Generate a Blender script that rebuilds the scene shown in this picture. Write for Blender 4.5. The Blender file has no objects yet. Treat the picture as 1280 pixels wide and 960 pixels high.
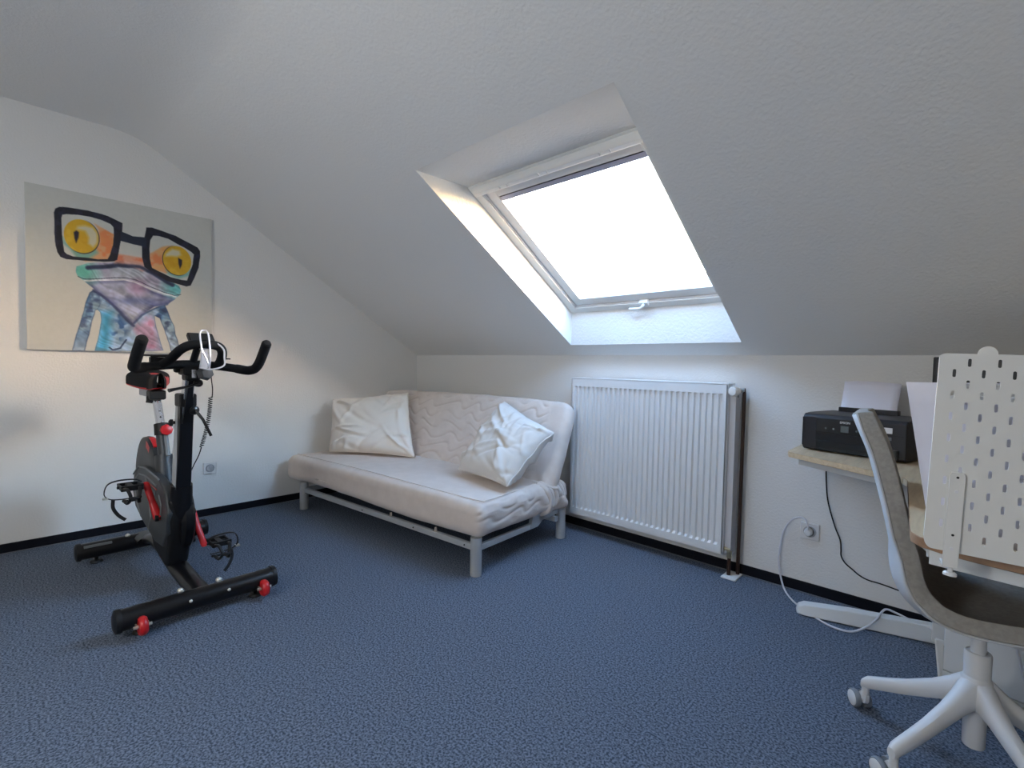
import bpy, bmesh, math, random
import numpy as np
from mathutils import Vector, Matrix, Euler
random.seed(3); RNG = np.random.RandomState(5)
scn = bpy.context.scene; COL = scn.collection
PI = math.pi

# ---------------------------------------------------------------- camera
cam_d = bpy.data.cameras.new('camera'); cam = bpy.data.objects.new('camera', cam_d); COL.objects.link(cam)
cam_d.sensor_width = 36; cam_d.lens = 610.5*36/1280; cam_d.clip_start = .02
def cam_axes(yaw, pitch, roll):
    y, p, r = map(math.radians, (yaw, pitch, roll))
    fw = Vector((-math.sin(y)*math.cos(p), math.cos(y)*math.cos(p), math.sin(p)))
    rt = Vector((math.cos(y), math.sin(y), 0)); up = rt.cross(fw)
    rt2 = rt*math.cos(r)+up*math.sin(r)
    return rt2, rt2.cross(fw), fw
rt_, up_, fw_ = cam_axes(43.5642, -2.2047, 1.1453)
cam.matrix_world = Matrix(((rt_.x, up_.x, -fw_.x, 3.8434), (rt_.y, up_.y, -fw_.y, -2.7313), (rt_.z, up_.z, -fw_.z, 1.0922), (0, 0, 0, 1)))
scn.camera = cam

# ---------------------------------------------------------------- world: hazy evening sky, warm low, blue high
w = bpy.data.worlds.new('world'); scn.world = w; w.use_nodes = True
nt = w.node_tree; nt.nodes.clear()
N = nt.nodes.new; Lk = nt.links.new
out = N('ShaderNodeOutputWorld'); bg = N('ShaderNodeBackground'); bg.inputs[1].default_value = 95.0
tc = N('ShaderNodeTexCoord'); sep = N('ShaderNodeSeparateXYZ'); rmp = N('ShaderNodeValToRGB')
Lk(tc.outputs['Generated'], sep.inputs[0]); mr = N('ShaderNodeMath'); mr.operation = 'MULTIPLY_ADD'; mr.inputs[1].default_value = .5; mr.inputs[2].default_value = .5; Lk(sep.outputs[2], mr.inputs[0]); Lk(mr.outputs[0], rmp.inputs[0]); Lk(rmp.outputs[0], bg.inputs[0]); Lk(bg.outputs[0], out.inputs[0])
el = rmp.color_ramp.elements
def rad_(r, g, b): return (r/9.5, g/9.5, b/9.5, 1)
el[0].position = 0.0; el[0].color = rad_(.9, .75, .55)
el[1].position = 1.0; el[1].color = rad_(.38, .66, 1.12)
for p, c in ((-.06, (1.1, .85, .6)), (.02, (12.5, 8.2, 4.0)), (.13, (13.0, 8.6, 4.8)), (.25, (9.6, 7.0, 4.9)), (.34, (4.2, 4.5, 4.8)), (.45, (1.9, 3.0, 4.4)), (.60, (.90, 1.55, 2.6)), (.78, (.50, .85, 1.45))):
    e = el.new(p*.5+.5); e.color = rad_(*c)
SC = scn.view_settings
SC.view_transform = 'Standard'; SC.look = 'None'; SC.gamma = 1.0; SC.use_curve_mapping = False; SC.exposure = 0.0
scn.cycles.use_denoising = True
scn.cycles.max_bounces = 12; scn.cycles.diffuse_bounces = 8; scn.cycles.transparent_max_bounces = 12; scn.cycles.transmission_bounces = 8
scn.cycles.sample_clamp_indirect = 6.0; scn.cycles.caustics_reflective = False; scn.cycles.caustics_refractive = False

# ---------------------------------------------------------------- room numbers
H = 1.1695; TA = .6144; SL = math.atan(TA)          # knee wall height, roof slope
YB = -2.143; ZF = 2.476                             # where the slope meets the flat ceiling
XR = 5.3; YF = -3.35; YE = YF + (H-ZF)/TA*1.0       # right wall, end of flat ceiling, rear knee wall
NSL = Vector((0, TA, 1)).normalized()               # outward normal of the front roof slope
def slope_pt(x, y, off=0): return Vector((x, y, H-TA*y)) + NSL*off
SKY = dict(x0=1.88, x1=2.962, yt=-1.36, yb=-.104, dep=.182)   # skylight opening
fill = bpy.data.lights.new('fill_light_data', 'POINT')     # bare fill light added behind the camera to brighten the room
fill.energy = 50; fill.color = (.97, .99, 1.0); fill.shadow_soft_size = .17
fl = bpy.data.objects.new('fill_light', fill); COL.objects.link(fl); fl.location = (2.75, -4.0, 1.55)
def portal(name, c, ux, uy, sx, sy):
    l = bpy.data.lights.new(name, 'AREA'); l.shape = 'RECTANGLE'; l.size = sx; l.size_y = sy; l.cycles.is_portal = True
    o = bpy.data.objects.new(name, l); COL.objects.link(o)
    z = ux.cross(uy)
    o.matrix_world = Matrix(((ux.x, uy.x, z.x, c.x), (ux.y, uy.y, z.y, c.y), (ux.z, uy.z, z.z, c.z), (0, 0, 0, 1)))
dsl = Vector((0, -1, TA)).normalized()
portal('skylight_portal', slope_pt(2.42, -.62, .24), Vector((1, 0, 0)), dsl, 1.02, 1.0)

# ---------------------------------------------------------------- materials
def mat(name, col, rough=.5, metal=0, bump=None, noise=None, spec=None, coat=0, emit=None, sheen=0):
    m = bpy.data.materials.new(name); m.use_nodes = True; t = m.node_tree; b = t.nodes['Principled BSDF']
    b.inputs['Base Color'].default_value = (*col, 1); b.inputs['Roughness'].default_value = rough; b.inputs['Metallic'].default_value = metal
    if spec is not None: b.inputs['Specular IOR Level'].default_value = spec
    if coat: b.inputs['Coat Weight'].default_value = coat
    if sheen: b.inputs['Sheen Weight'].default_value = sheen
    tcn = t.nodes.new('ShaderNodeTexCoord')
    if noise:                                   # (scale, other colour, detail)
        n = t.nodes.new('ShaderNodeTexNoise'); n.inputs['Scale'].default_value = noise[0]; n.inputs['Detail'].default_value = noise[2] if len(noise) > 2 else 4
        r = t.nodes.new('ShaderNodeValToRGB'); r.color_ramp.elements[0].position = .38; r.color_ramp.elements[1].position = .62
        r.color_ramp.elements[0].color = (*col, 1); r.color_ramp.elements[1].color = (*noise[1], 1)
        t.links.new(tcn.outputs['Object'], n.inputs['Vector']); t.links.new(n.outputs['Fac'], r.inputs[0]); t.links.new(r.outputs[0], b.inputs['Base Color'])
    if bump:                                    # (scale, strength, distance)
        n = t.nodes.new('ShaderNodeTexNoise'); n.inputs['Scale'].default_value = bump[0]; n.inputs['Detail'].default_value = 5
        bp = t.nodes.new('ShaderNodeBump'); bp.inputs['Strength'].default_value = bump[1]; bp.inputs['Distance'].default_value = bump[2]
        t.links.new(tcn.outputs['Object'], n.inputs['Vector']); t.links.new(n.outputs['Fac'], bp.inputs['Height']); t.links.new(bp.outputs[0], b.inputs['Normal'])
    return m
M = {}
M['wall'] = mat('woodchip_white', (.80, .79, .765), .9, bump=(95, .55, .004), spec=.2)
M['ceil'] = mat('woodchip_ceiling', (.85, .845, .825), .9, bump=(85, .5, .004), spec=.2)
M['reveal'] = mat('woodchip_reveal', (.82, .82, .80), .85, bump=(70, .6, .005), spec=.2)
M['carpet'] = mat('blue_carpet', (.048, .063, .088), 1, bump=(420, .3, .003), noise=(150, (.190, .225, .290), 4), spec=.05)
M['skirt'] = mat('navy_skirting', (.004, .005, .010), .8, spec=.2)
M['skirtlip'] = mat('skirting_lip', (.12, .13, .15), .7)
M['pvc'] = mat('white_lacquer', (.84, .84, .82), .32)
M['rad'] = mat('radiator_white', (.80, .81, .81), .35)
M['radside'] = mat('radiator_side', (.66, .66, .68), .45)
M['gap'] = mat('dark_gap', (.01, .01, .011), .9)
M['alu'] = mat('blind_rail', (.42, .43, .55), .4, metal=.3)
M['copper'] = mat('brown_pipe', (.045, .022, .016), .45, metal=.3)
M['brass'] = mat('brass', (.55, .48, .32), .35, metal=.9)
M['futon'] = mat('futon_cover', (.70, .615, .555), .95, bump=(240, .3, .002), noise=(14, (.74, .655, .595)), spec=.1, sheen=.2)
M['pillow1'] = mat('cotton_cream', (.90, .82, .73), .9, bump=(300, .3, .001), spec=.15)
M['pillow2'] = mat('cotton_white', (.74, .70, .65), .85, bump=(300, .3, .001), spec=.2)
M['steel_grey'] = mat('grey_lacquer', (.40, .42, .44), .42)
M['blk'] = mat('black_paint', (.004, .004, .005), .30, spec=.4)
M['blkmat'] = mat('black_plastic', (.007, .0075, .009), .5, spec=.35)
M['foam'] = mat('black_foam', (.006, .007, .009), .75, spec=.3)
M['dkgrey'] = mat('dark_grey_plastic', (.035, .040, .045), .45)
M['greyfair'] = mat('grey_line', (.16, .17, .175), .5)
M['red'] = mat('red_plastic', (.55, .012, .016), .35)
M['chrome'] = mat('chrome', (.72, .73, .76), .22, metal=.9)
M['wire'] = mat('silver_wire', (.74, .74, .80), .35, metal=.5)
M['bolt'] = mat('zinc_bolt', (.70, .68, .60), .35, metal=.8)
M['whiteplastic'] = mat('white_plastic', (.74, .74, .74), .4)
M['cable_w'] = mat('white_cable', (.66, .66, .70), .5)
M['desk_w'] = mat('desk_white', (.70, .715, .71), .45)
M['peg'] = mat('pegboard_white', (.68, .675, .65), .55)
M['paper'] = mat('white_paper', (.78, .77, .86), .8)
M['screen'] = mat('dark_glass', (.006, .007, .008), .45)
M['printer'] = mat('printer_black', (.012, .012, .016), .42)
M['printer_gl'] = mat('printer_gloss', (.010, .013, .017), .16)
M['label'] = mat('white_sticker', (.72, .72, .72), .5)
M['ink'] = mat('ink_grey', (.12, .12, .13), .6)
M['logo'] = mat('logo_silver', (.62, .63, .65), .5)
M['dim'] = mat('panel_icon', (.09, .11, .11), .5)
M['shell_lit'] = mat('chair_fabric_lit', (.56, .56, .57), .95, bump=(350, .4, .001), spec=.1)
M['shell'] = mat('chair_fabric', (.30, .285, .265), .95, bump=(350, .45, .001), noise=(90, (.35, .335, .31), 6), spec=.1)
M['chairwhite'] = mat('chair_white', (.70, .70, .70), .38)
M['castergrey'] = mat('caster_grey', (.20, .22, .25), .5)
def wood(name, c1, c2):
    m = mat(name, c1, .42); t = m.node_tree; b = t.nodes['Principled BSDF']
    tcn = t.nodes.new('ShaderNodeTexCoord'); mp = t.nodes.new('ShaderNodeMapping'); mp.inputs['Scale'].default_value = (14, 1.4, 14); mp.inputs['Rotation'].default_value = (0, 0, .75)
    n = t.nodes.new('ShaderNodeTexNoise'); n.inputs['Scale'].default_value = 5; n.inputs['Detail'].default_value = 6; n.inputs['Distortion'].default_value = .6
    r = t.nodes.new('ShaderNodeValToRGB'); r.color_ramp.elements[0].position = .35; r.color_ramp.elements[1].position = .68
    r.color_ramp.elements[0].color = (*c1, 1); r.color_ramp.elements[1].color = (*c2, 1)
    t.links.new(tcn.outputs['Object'], mp.inputs[0]); t.links.new(mp.outputs[0], n.inputs['Vector']); t.links.new(n.outputs['Fac'], r.inputs[0]); t.links.new(r.outputs[0], b.inputs['Base Color'])
    return m
M['oak'] = wood('oak_veneer', (.62, .47, .30), (.50, .36, .22))
M['oakedge'] = wood('oak_edge', (.36, .21, .12), (.30, .17, .095))
def glass():
    m = bpy.data.materials.new('window_glass'); m.use_nodes = True; t = m.node_tree; t.nodes.clear()
    o = t.nodes.new('ShaderNodeOutputMaterial'); mx = t.nodes.new('ShaderNodeMixShader'); tr = t.nodes.new('ShaderNodeBsdfTransparent'); g = t.nodes.new('ShaderNodeBsdfGlossy')
    tr.inputs[0].default_value = (.95, .96, .96, 1); g.inputs['Roughness'].default_value = .02; mx.inputs[0].default_value = .05
    t.links.new(tr.outputs[0], mx.inputs[1]); t.links.new(g.outputs[0], mx.inputs[2]); t.links.new(mx.outputs[0], o.inputs[0]); return m
M['glass'] = glass()

# ---------------------------------------------------------------- mesh helpers
class MB:
    def __init__(s): s.v = []; s.f = []; s.mi = []
    def add(s, vs, fs, mi=0):
        b = len(s.v); s.v += [tuple(v) for v in vs]; s.f += [tuple(b+i for i in f) for f in fs]; s.mi += [mi]*len(fs); return s
    def box(s, a, b, mi=0, mx=None):
        x0, y0, z0 = a; x1, y1, z1 = b
        vs = [(x, y, z) for z in (z0, z1) for x, y in ((x0, y0), (x1, y0), (x1, y1), (x0, y1))]
        if mx is not None: vs = [mx @ Vector(v) for v in vs]
        return s.add(vs, [(3, 2, 1, 0), (4, 5, 6, 7), (0, 1, 5, 4), (1, 2, 6, 5), (2, 3, 7, 6), (3, 0, 4, 7)], mi)
    def prism(s, poly, h0, h1, axis='z', mi=0, mx=None):
        n = len(poly)
        P = {'z': lambda p, h: (p[0], p[1], h), 'y': lambda p, h: (p[0], h, p[1]), 'x': lambda p, h: (h, p[0], p[1])}[axis]
        vs = [P(p, h0) for p in poly]+[P(p, h1) for p in poly]
        if mx is not None: vs = [mx @ Vector(v) for v in vs]
        return s.add(vs, [tuple(range(n))[::-1], tuple(range(n, 2*n))]+[(i, (i+1) % n, n+(i+1) % n, n+i) for i in range(n)], mi)
    def tube(s, pts, r, n=12, mi=0, flat=None, closed=False, up=None):
        pts = [Vector(p) for p in pts]; m = len(pts); rs = r if isinstance(r, (list, tuple)) else [r]*m
        ref = None; rings = []
        for i, p in enumerate(pts):
            if closed: d = pts[(i+1) % m]-pts[i-1]
            else: d = pts[min(i+1, m-1)]-pts[max(i-1, 0)]
            d.normalize()
            if ref is None:
                ref = Vector(up) if up else (Vector((0, 0, 1)) if abs(d.z) < .9 else Vector((1, 0, 0)))
            a = (ref-d*ref.dot(d)).normalized(); b = d.cross(a); ref = a
            fx, fy = flat if flat else (1, 1)
            rings.append([p+a*math.cos(2*PI*k/n)*rs[i]*fx+b*math.sin(2*PI*k/n)*rs[i]*fy for k in range(n)])
        vs = [v for rg in rings for v in rg]; fs = []
        for i in range(m if closed else m-1):
            j = (i+1) % m
            for k in range(n): fs.append((i*n+k, i*n+(k+1) % n, j*n+(k+1) % n, j*n+k))
        if not closed: fs.append(tuple(range(n))[::-1]); fs.append(tuple((m-1)*n+k for k in range(n)))
        return s.add(vs, fs, mi)
    def lathe(s, prof, c, axis, n=24, mi=0):          # prof: (radius, height) along axis from c
        c = Vector(c); ax = Vector(axis).normalized(); a = ax.orthogonal().normalized(); b = ax.cross(a)
        vs = []; fs = []; m = len(prof)
        for r, h in prof:
            for k in range(n): vs.append(c+ax*h+(a*math.cos(2*PI*k/n)+b*math.sin(2*PI*k/n))*max(r, 1e-5))
        for i in range(m-1):
            for k in range(n): fs.append((i*n+k, i*n+(k+1) % n, (i+1)*n+(k+1) % n, (i+1)*n+k))
        fs.append(tuple(range(n))[::-1]); fs.append(tuple((m-1)*n+k for k in range(n)))
        return s.add(vs, fs, mi)
    def each(s, name, mats, parent=None, **kw):       # every separate piece becomes an object of its own
        par = list(range(len(s.v)))
        def find(a):
            while par[a] != a: par[a] = par[par[a]]; a = par[a]
            return a
        for f in s.f:
            for q in f[1:]: par[find(q)] = find(f[0])
        groups = {}
        for f, m_ in zip(s.f, s.mi): groups.setdefault(find(f[0]), []).append((f, m_))
        out_ = []
        for fs in groups.values():
            mb = MB(); ids = {}
            for f, m_ in fs:
                for q in f:
                    if q not in ids: ids[q] = len(mb.v); mb.v.append(s.v[q])
                mb.f.append(tuple(ids[q] for q in f)); mb.mi.append(m_)
            out_.append(mb.build(name, mats, parent, **kw))
        return out_
    def build(s, name, mats, parent=None, smooth=False, bevel=0, seg=2, sub=0, solid=0, auto=None):
        me = bpy.data.meshes.new(name); me.from_pydata(s.v, [], s.f); me.update()
        if not isinstance(mats, (list, tuple)): mats = [mats]
        for m in mats: me.materials.append(M[m] if isinstance(m, str) else m)
        me.polygons.foreach_set('material_index', s.mi)
        bm = bmesh.new(); bm.from_mesh(me); bmesh.ops.recalc_face_normals(bm, faces=bm.faces)
        if smooth or auto:
            for f in bm.faces: f.smooth = True
            lim = math.radians(auto or 40)
            for e in bm.edges:
                if len(e.link_faces) == 2 and e.calc_face_angle(0) > lim: e.smooth = False
        bm.to_mesh(me); bm.free()
        o = bpy.data.objects.new(name, me); COL.objects.link(o)
        if parent: o.parent = parent
        if solid: q = o.modifiers.new('solid', 'SOLIDIFY'); q.thickness = solid; q.offset = 0
        if bevel:
            q = o.modifiers.new('bevel', 'BEVEL'); q.width = bevel; q.segments = seg; q.limit_method = 'ANGLE'; q.angle_limit = math.radians(35)
            if not smooth:
                for f in me.polygons: f.use_smooth = True
                q.harden_normals = True
        if sub: q = o.modifiers.new('sub', 'SUBSURF'); q.levels = sub; q.render_levels = sub
        return o
def tag(o, label=None, cat=None, group=None, kind=None):
    if label: o['label'] = label
    if cat: o['category'] = cat
    if group: o['group'] = group
    if kind: o['kind'] = kind
    return o
def thing(name, label, cat, loc=(0, 0, 0), rz=0, group=None):
    o = bpy.data.objects.new(name, None); COL.objects.link(o); o.location = loc; o.rotation_euler = (0, 0, rz); o.empty_display_size = .05
    return tag(o, label, cat, group)
def catmull(pts, n=8, closed=False):
    P = [Vector(p) for p in pts]; m = len(P); out = []
    for i in range(m if closed else m-1):
        p0 = P[i-1] if (i or closed) else P[0]; p1 = P[i]; p2 = P[(i+1) % m]; p3 = P[(i+2) % m] if (closed or i+2 < m) else P[-1]
        for k in range(n):
            t = k/n; out.append(.5*((2*p1)+(p2-p0)*t+(2*p0-5*p1+4*p2-p3)*t*t+(3*p1-p0-3*p2+p3)*t**3))
    if not closed: out.append(P[-1])
    return out
def interp(pts, n):
    return catmull(pts, n)
def quad_grid(fn, nu, nv, closed_u=False):
    vs = [fn(i/(nu if closed_u else nu-1), j/(nv-1)) for j in range(nv) for i in range(nu)]
    fs = []
    for j in range(nv-1):
        for i in range(nu if closed_u else nu-1):
            fs.append((j*nu+i, j*nu+(i+1) % nu, (j+1)*nu+(i+1) % nu, (j+1)*nu+i))
    return vs, fs
def round_box(sx, sy, sz, r, nx, ny, nz, disp=None):
    """box [0,sx]x[0,sy]x[0,sz] with rounded edges; disp(p, n) -> offset along the normal"""
    bm = bmesh.new(); key = {}
    def V(q):
        k = tuple(round(c, 5) for c in q)
        if k not in key:
            c = Vector([min(max(q[i], r), (sx, sy, sz)[i]-r) for i in range(3)]); d = Vector(q)-c
            n = d.normalized() if d.length > 1e-9 else Vector((0, 0, 1)); p = c+n*r
            if disp: p = p+disp(p, n)
            key[k] = bm.verts.new(p)
        return key[k]
    def steps(L, n): return sorted(set([0, r*.3, r*.65, r]+[r+(L-2*r)*i/n for i in range(1, n)]+[L-r, L-r*.65, L-r*.3, L]))
    X, Y, Z = steps(sx, nx), steps(sy, ny), steps(sz, nz)
    def face(A, B, f):
        for i in range(len(A)-1):
            for j in range(len(B)-1):
                try: fc = bm.faces.new([V(f(A[i], B[j])), V(f(A[i+1], B[j])), V(f(A[i+1], B[j+1])), V(f(A[i], B[j+1]))]); fc.smooth = True
                except ValueError: pass
    for h in (0, sz): face(X, Y, lambda a, b: (a, b, h))
    for h in (0, sy): face(X, Z, lambda a, b: (a, h, b))
    for h in (0, sx): face(Y, Z, lambda a, b: (h, a, b))
    bmesh.ops.recalc_face_normals(bm, faces=bm.faces)
    return bm
def bm_obj(bm, name, m, parent=None, sub=0):
    me = bpy.data.meshes.new(name); bm.to_mesh(me); bm.free(); me.materials.append(M[m]); o = bpy.data.objects.new(name, me); COL.objects.link(o)
    if parent: o.parent = parent
    if sub: q = o.modifiers.new('sub', 'SUBSURF'); q.levels = sub; q.render_levels = sub
    return o
from mathutils import noise as mnoise
def ns(p, s=1.0, seed=0): return mnoise.noise(Vector(p)*s+Vector((seed*7.3, seed*3.1, seed*5.7)))

# ================================================================ SETTING
T = .22
b = MB().box((-T, YE-T, -.12), (XR+T, T, 0)); fo = b.build('floor', 'carpet'); tag(fo, 'dark blue flecked carpet floor', kind='structure')
# gable walls (left, right): pentagon section
sec = [(0, 0), (YE, 0), (YE, H), (YF, ZF), (YB, ZF), (0, H)]
secT = [(.0, 0), (YE, 0), (YE, H+.02), (YF, ZF+.02), (YB, ZF+.02), (0, H+.02)]
tag(MB().prism(secT, -T, 0, 'x').build('wall_left', 'wall'), 'white woodchip gable wall behind the painting and exercise bike', kind='structure')
tag(MB().prism(secT, XR, XR+T, 'x').build('wall_right', 'wall'), kind='structure')
tag(MB().box((0, 0, 0), (XR, T, H+.02)).build('wall_back', 'wall'), 'low white knee wall carrying the radiator', kind='structure')
tag(MB().box((0, YE-T, 0), (XR, YE, H+.02)).build('wall_front', 'wall'), kind='structure')
# ceiling: front slope with skylight opening, soft crease, flat part, rear slope
b = MB()
x0, x1, yt, yb = SKY['x0'], SKY['x1'], SKY['yt'], SKY['yb']
def sp(x, y): return tuple(slope_pt(x, y))
ytop = YB+.10
b.add([sp(-.02, .02), sp(XR+.02, .02), sp(XR+.02, yb), sp(-.02, yb)], [(0, 1, 2, 3)])
b.add([sp(-.02, yb), sp(x0, yb), sp(x0, yt), sp(-.02, yt)], [(0, 1, 2, 3)])
b.add([sp(x1, yb), sp(XR+.02, yb), sp(XR+.02, yt), sp(x1, yt)], [(0, 1, 2, 3)])
b.add([sp(-.02, yt), sp(XR+.02, yt), sp(XR+.02, ytop), sp(-.02, ytop)], [(0, 1, 2, 3)])
cr = [(ytop, H-TA*ytop)]
a0, a1, a2 = Vector((ytop, H-TA*ytop)), Vector((YB, ZF)), Vector((YB-.12, ZF))
for k in range(1, 9):
    t = k/8; p = a0*(1-t)**2+a1*2*t*(1-t)+a2*t*t; cr.append((p.x, p.y))
cr += [(YF, ZF), (YE-.02, H-.012)]
for (ya, za), (yc, zc) in zip(cr, cr[1:]):
    b.add([(-.02, ya, za), (XR+.02, ya, za), (XR+.02, yc, zc), (-.02, yc, zc)], [(0, 1, 2, 3)])
ce = b.build('ceiling', 'ceil'); tag(ce, 'sloping white woodchip ceiling around the roof window', kind='structure')
bm = bmesh.new(); bm.from_mesh(ce.data); bmesh.ops.remove_doubles(bm, verts=bm.verts, dist=1e-4)
for f in bm.faces:
    f.normal_update()
    if f.normal.z > 0: f.normal_flip()
    f.smooth = f.calc_center_median().y < ytop+.001
bm.to_mesh(ce.data); bm.free()
# outer roof skin so that no light leaks in (with the same opening)
b = MB(); X0, X1, YT, YBt = x0-.06, x1+.06, -1.14, -.02
for (xa, xb, ya, yc) in ((-.3, X0, .3, -2.2), (X1, XR+.3, .3, -2.2), (X0, X1, YT, -2.2), (X0, X1, .3, YBt)):
    b.add([slope_pt(xa, ya, .30), slope_pt(xb, ya, .30), slope_pt(xb, yc, .30), slope_pt(xa, yc, .30)], [(0, 1, 2, 3)])
b.add([slope_pt(-.3, -2.2, .3), slope_pt(XR+.3, -2.2, .3), (XR+.3, YF-.2, ZF+.34), (-.3, YF-.2, ZF+.34)], [(0, 1, 2, 3)])
b.add([(-.3, YF-.2, ZF+.34), (XR+.3, YF-.2, ZF+.34), (XR+.3, YE-.4, H+.1), (-.3, YE-.4, H+.1)], [(0, 1, 2, 3)])
ze = slope_pt(0, .3, .3).z; ye = slope_pt(0, .3, .3).y; yr = YE-.4
b.add([(-.3, ye, -.1), (XR+.3, ye, -.1), (XR+.3, ye, ze), (-.3, ye, ze)], [(0, 1, 2, 3)])
b.add([(-.3, yr, -.1), (XR+.3, yr, -.1), (XR+.3, yr, H+.1), (-.3, yr, H+.1)], [(0, 1, 2, 3)])
for xx in (-.3, XR+.3): b.add([(xx, ye, -.1), (xx, yr, -.1), (xx, yr, H+.1), (xx, YF-.2, ZF+.34), tuple(slope_pt(xx, -2.2, .3)), (xx, ye, ze)], [tuple(range(6))])
tag(b.build('roof', 'gap', solid=.02), kind='structure')
# window reveal + window
win = bpy.data.objects.new('window_1', None); COL.objects.link(win); tag(win, 'white roof window with plastered reveal in the slope', kind='structure')
ito, ibo = (-1.032, 2.015), (-.103, 1.449)      # inner ends (y, z) of the reveal at the frame plane
dep = SKY['dep']
def fp(x, s, off=0):                             # point in the window plane: s from 0 (bottom) to 1 (top)
    y = ibo[0]+(ito[0]-ibo[0])*s; z = ibo[1]+(ito[1]-ibo[1])*s
    return Vector((x, y, z))+NSL*off
b = MB(); e = .06
o00, o10, o01, o11 = slope_pt(x0, yb), slope_pt(x1, yb), slope_pt(x0, yt), slope_pt(x1, yt)
i00, i10, i01, i11 = fp(x0, 0), fp(x1, 0), fp(x0, 1), fp(x1, 1)
j00, j10, j01, j11 = fp(x0, 0, .1), fp(x1, 0, .1), fp(x0, 1, .1), fp(x1, 1, .1)
b.add([o00, o10, i10, i00], [(0, 1, 2, 3)]); b.add([o01, o11, i11, i01], [(0, 1, 2, 3)])
b.add([o00, o01, i01, i00], [(0, 1, 2, 3)]); b.add([o10, o11, i11, i10], [(0, 1, 2, 3)])
b.add([i00, i10, j10, j00], [(0, 1, 2, 3)]); b.add([i01, i11, j11, j01], [(0, 1, 2, 3)])
b.add([i00, i01, j01, j00], [(0, 1, 2, 3)]); b.add([i10, i11, j11, j10], [(0, 1, 2, 3)])
b.build('reveal', 'reveal', win)
WL = (fp(x0, 1)-fp(x0, 0)).length
def wbox(mb, xa, xb, sa, sb, oa, ob, mi=0):       # box in window plane, s in metres from the bottom
    vs = [fp(x, s/WL, o) for o in (oa, ob) for x, s in ((xa, sa), (xb, sa), (xb, sb), (xa, sb))]
    mb.add(vs, [(3, 2, 1, 0), (4, 5, 6, 7), (0, 1, 5, 4), (1, 2, 6, 5), (2, 3, 7, 6), (3, 0, 4, 7)], mi)
def wframe(name, m, xa, xb, sa, sb, w4, oa, ob, bevel=.003, parent=None):
    mb = MB(); wl, wr, wb_, wt_ = w4
    wbox(mb, xa, xa+wl, sa, sb, oa, ob); wbox(mb, xb-wr, xb, sa, sb, oa, ob)
    wbox(mb, xa+wl, xb-wr, sa, sa+wb_, oa, ob); wbox(mb, xa+wl, xb-wr, sb-wt_, sb, oa, ob)
    return mb.build(name, m, parent or win, bevel=bevel)
wframe('window_frame', 'pvc', x0, x1, 0, WL, (.055, .055, .045, .06), -.005, .11)
wframe('sash', 'pvc', x0+.062, x1-.062, .052, WL-.068, (.062, .062, .060, .05), .012, .11)
g = MB(); wbox(g, x0+.12, x1-.12, .10, WL-.11, .075, .083); g.build('glass', 'glass', win)
g = MB(); wbox(g, x0+.125, x1-.125, WL-.150, WL-.118, .015, .050); bl = g.build('blind_rail', 'alu', win, bevel=.004)
g = MB(); wbox(g, x0+.13, x1-.13, WL-.119, WL-.113, .012, .03); g.build('blind_gap', 'gap', win)
g = MB(); wbox(g, x0+.062, x1-.062, WL-.066, WL-.058, -.001, .03)
wbox(g, x0+.056, x0+.061, .05, WL-.06, .001, .03); wbox(g, x0+.06, x1-.06, .046, .051, .001, .03); g.each('frame_gasket', 'radside', win)
# control bar / ventilation flap along the top
g = MB()
pr = [(0, -.004), (.012, -.028), (.034, -.034), (.050, -.022), (.056, -.004)]
n = len(pr); vs = [fp(x, (WL-.066+s_)/WL, o_) for x in (x0+.03, x1-.01) for s_, o_ in pr]
g.add(vs, [tuple(range(n)), tuple(range(n, 2*n))[::-1]]+[(i, (i+1) % n, n+(i+1) % n, n+i) for i in range(n)])
vb = g.build('ventilation_bar', 'pvc', win, bevel=.004)
g = MB()
for xx in (x0+.22, x0+.27, x0+.47, x0+.52, x0+.80, x0+.85): wbox(g, xx, xx+.006, WL-.045, WL-.030, -.037, -.030)
g.each('bar_clip', 'label', vb)
# side guide cords of the blind
g = MB()
for dx in (.145, .158): g.tube([fp(x0+dx, .11/WL, .045), fp(x0+dx, (WL-.13)/WL, .045)], .0016, 6)
g.each('blind_cord', 'steel_grey', win)
# handle on the bottom rail
hx = 2.42
g = MB(); wbox(g, hx-.020, hx+.035, .030, .062, -.018, .014); hd = g.build('window_handle', 'pvc', win, bevel=.005)
g = MB(); g.tube(catmull([fp(hx+.010, .050/WL, -.016), fp(hx+.006, .047/WL, -.030), fp(hx-.015, .036/WL, -.035), fp(hx-.045, .034/WL, -.034), fp(hx-.085, .034/WL, -.033)], 6), .0075, 10)
g.build('handle_lever', 'pvc', hd, smooth=True)
# skirting
def skirt(name, pts, label):
    (xa, ya), (xb, yb2) = pts
    d = Vector((xb-xa, yb2-ya, 0)).normalized(); n_ = Vector((d.y, -d.x, 0))
    g = MB(); A = Vector((xa, ya, 0)); B = Vector((xb, yb2, 0))
    g.add([A, B, B+n_*.012, A+n_*.012, A+Vector((0, 0, .0525)), B+Vector((0, 0, .0525)), B+n_*.010+Vector((0, 0, .0525)), A+n_*.010+Vector((0, 0, .0525))],
          [(3, 2, 1, 0), (4, 5, 6, 7), (0, 1, 5, 4), (1, 2, 6, 5), (2, 3, 7, 6), (3, 0, 4, 7)])
    o = g.build(name, 'skirt'); tag(o, label, kind='structure')
    g = MB(); g.add([A+n_*.012, B+n_*.012, B+n_*.018, A+n_*.018, A+n_*.012+Vector((0, 0, .005)), B+n_*.012+Vector((0, 0, .005)), B+n_*.018+Vector((0, 0, .003)), A+n_*.018+Vector((0, 0, .003))],
          [(3, 2, 1, 0), (4, 5, 6, 7), (0, 1, 5, 4), (1, 2, 6, 5), (2, 3, 7, 6), (3, 0, 4, 7)])
    g.build('skirting_lip', 'skirtlip', o)
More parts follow.
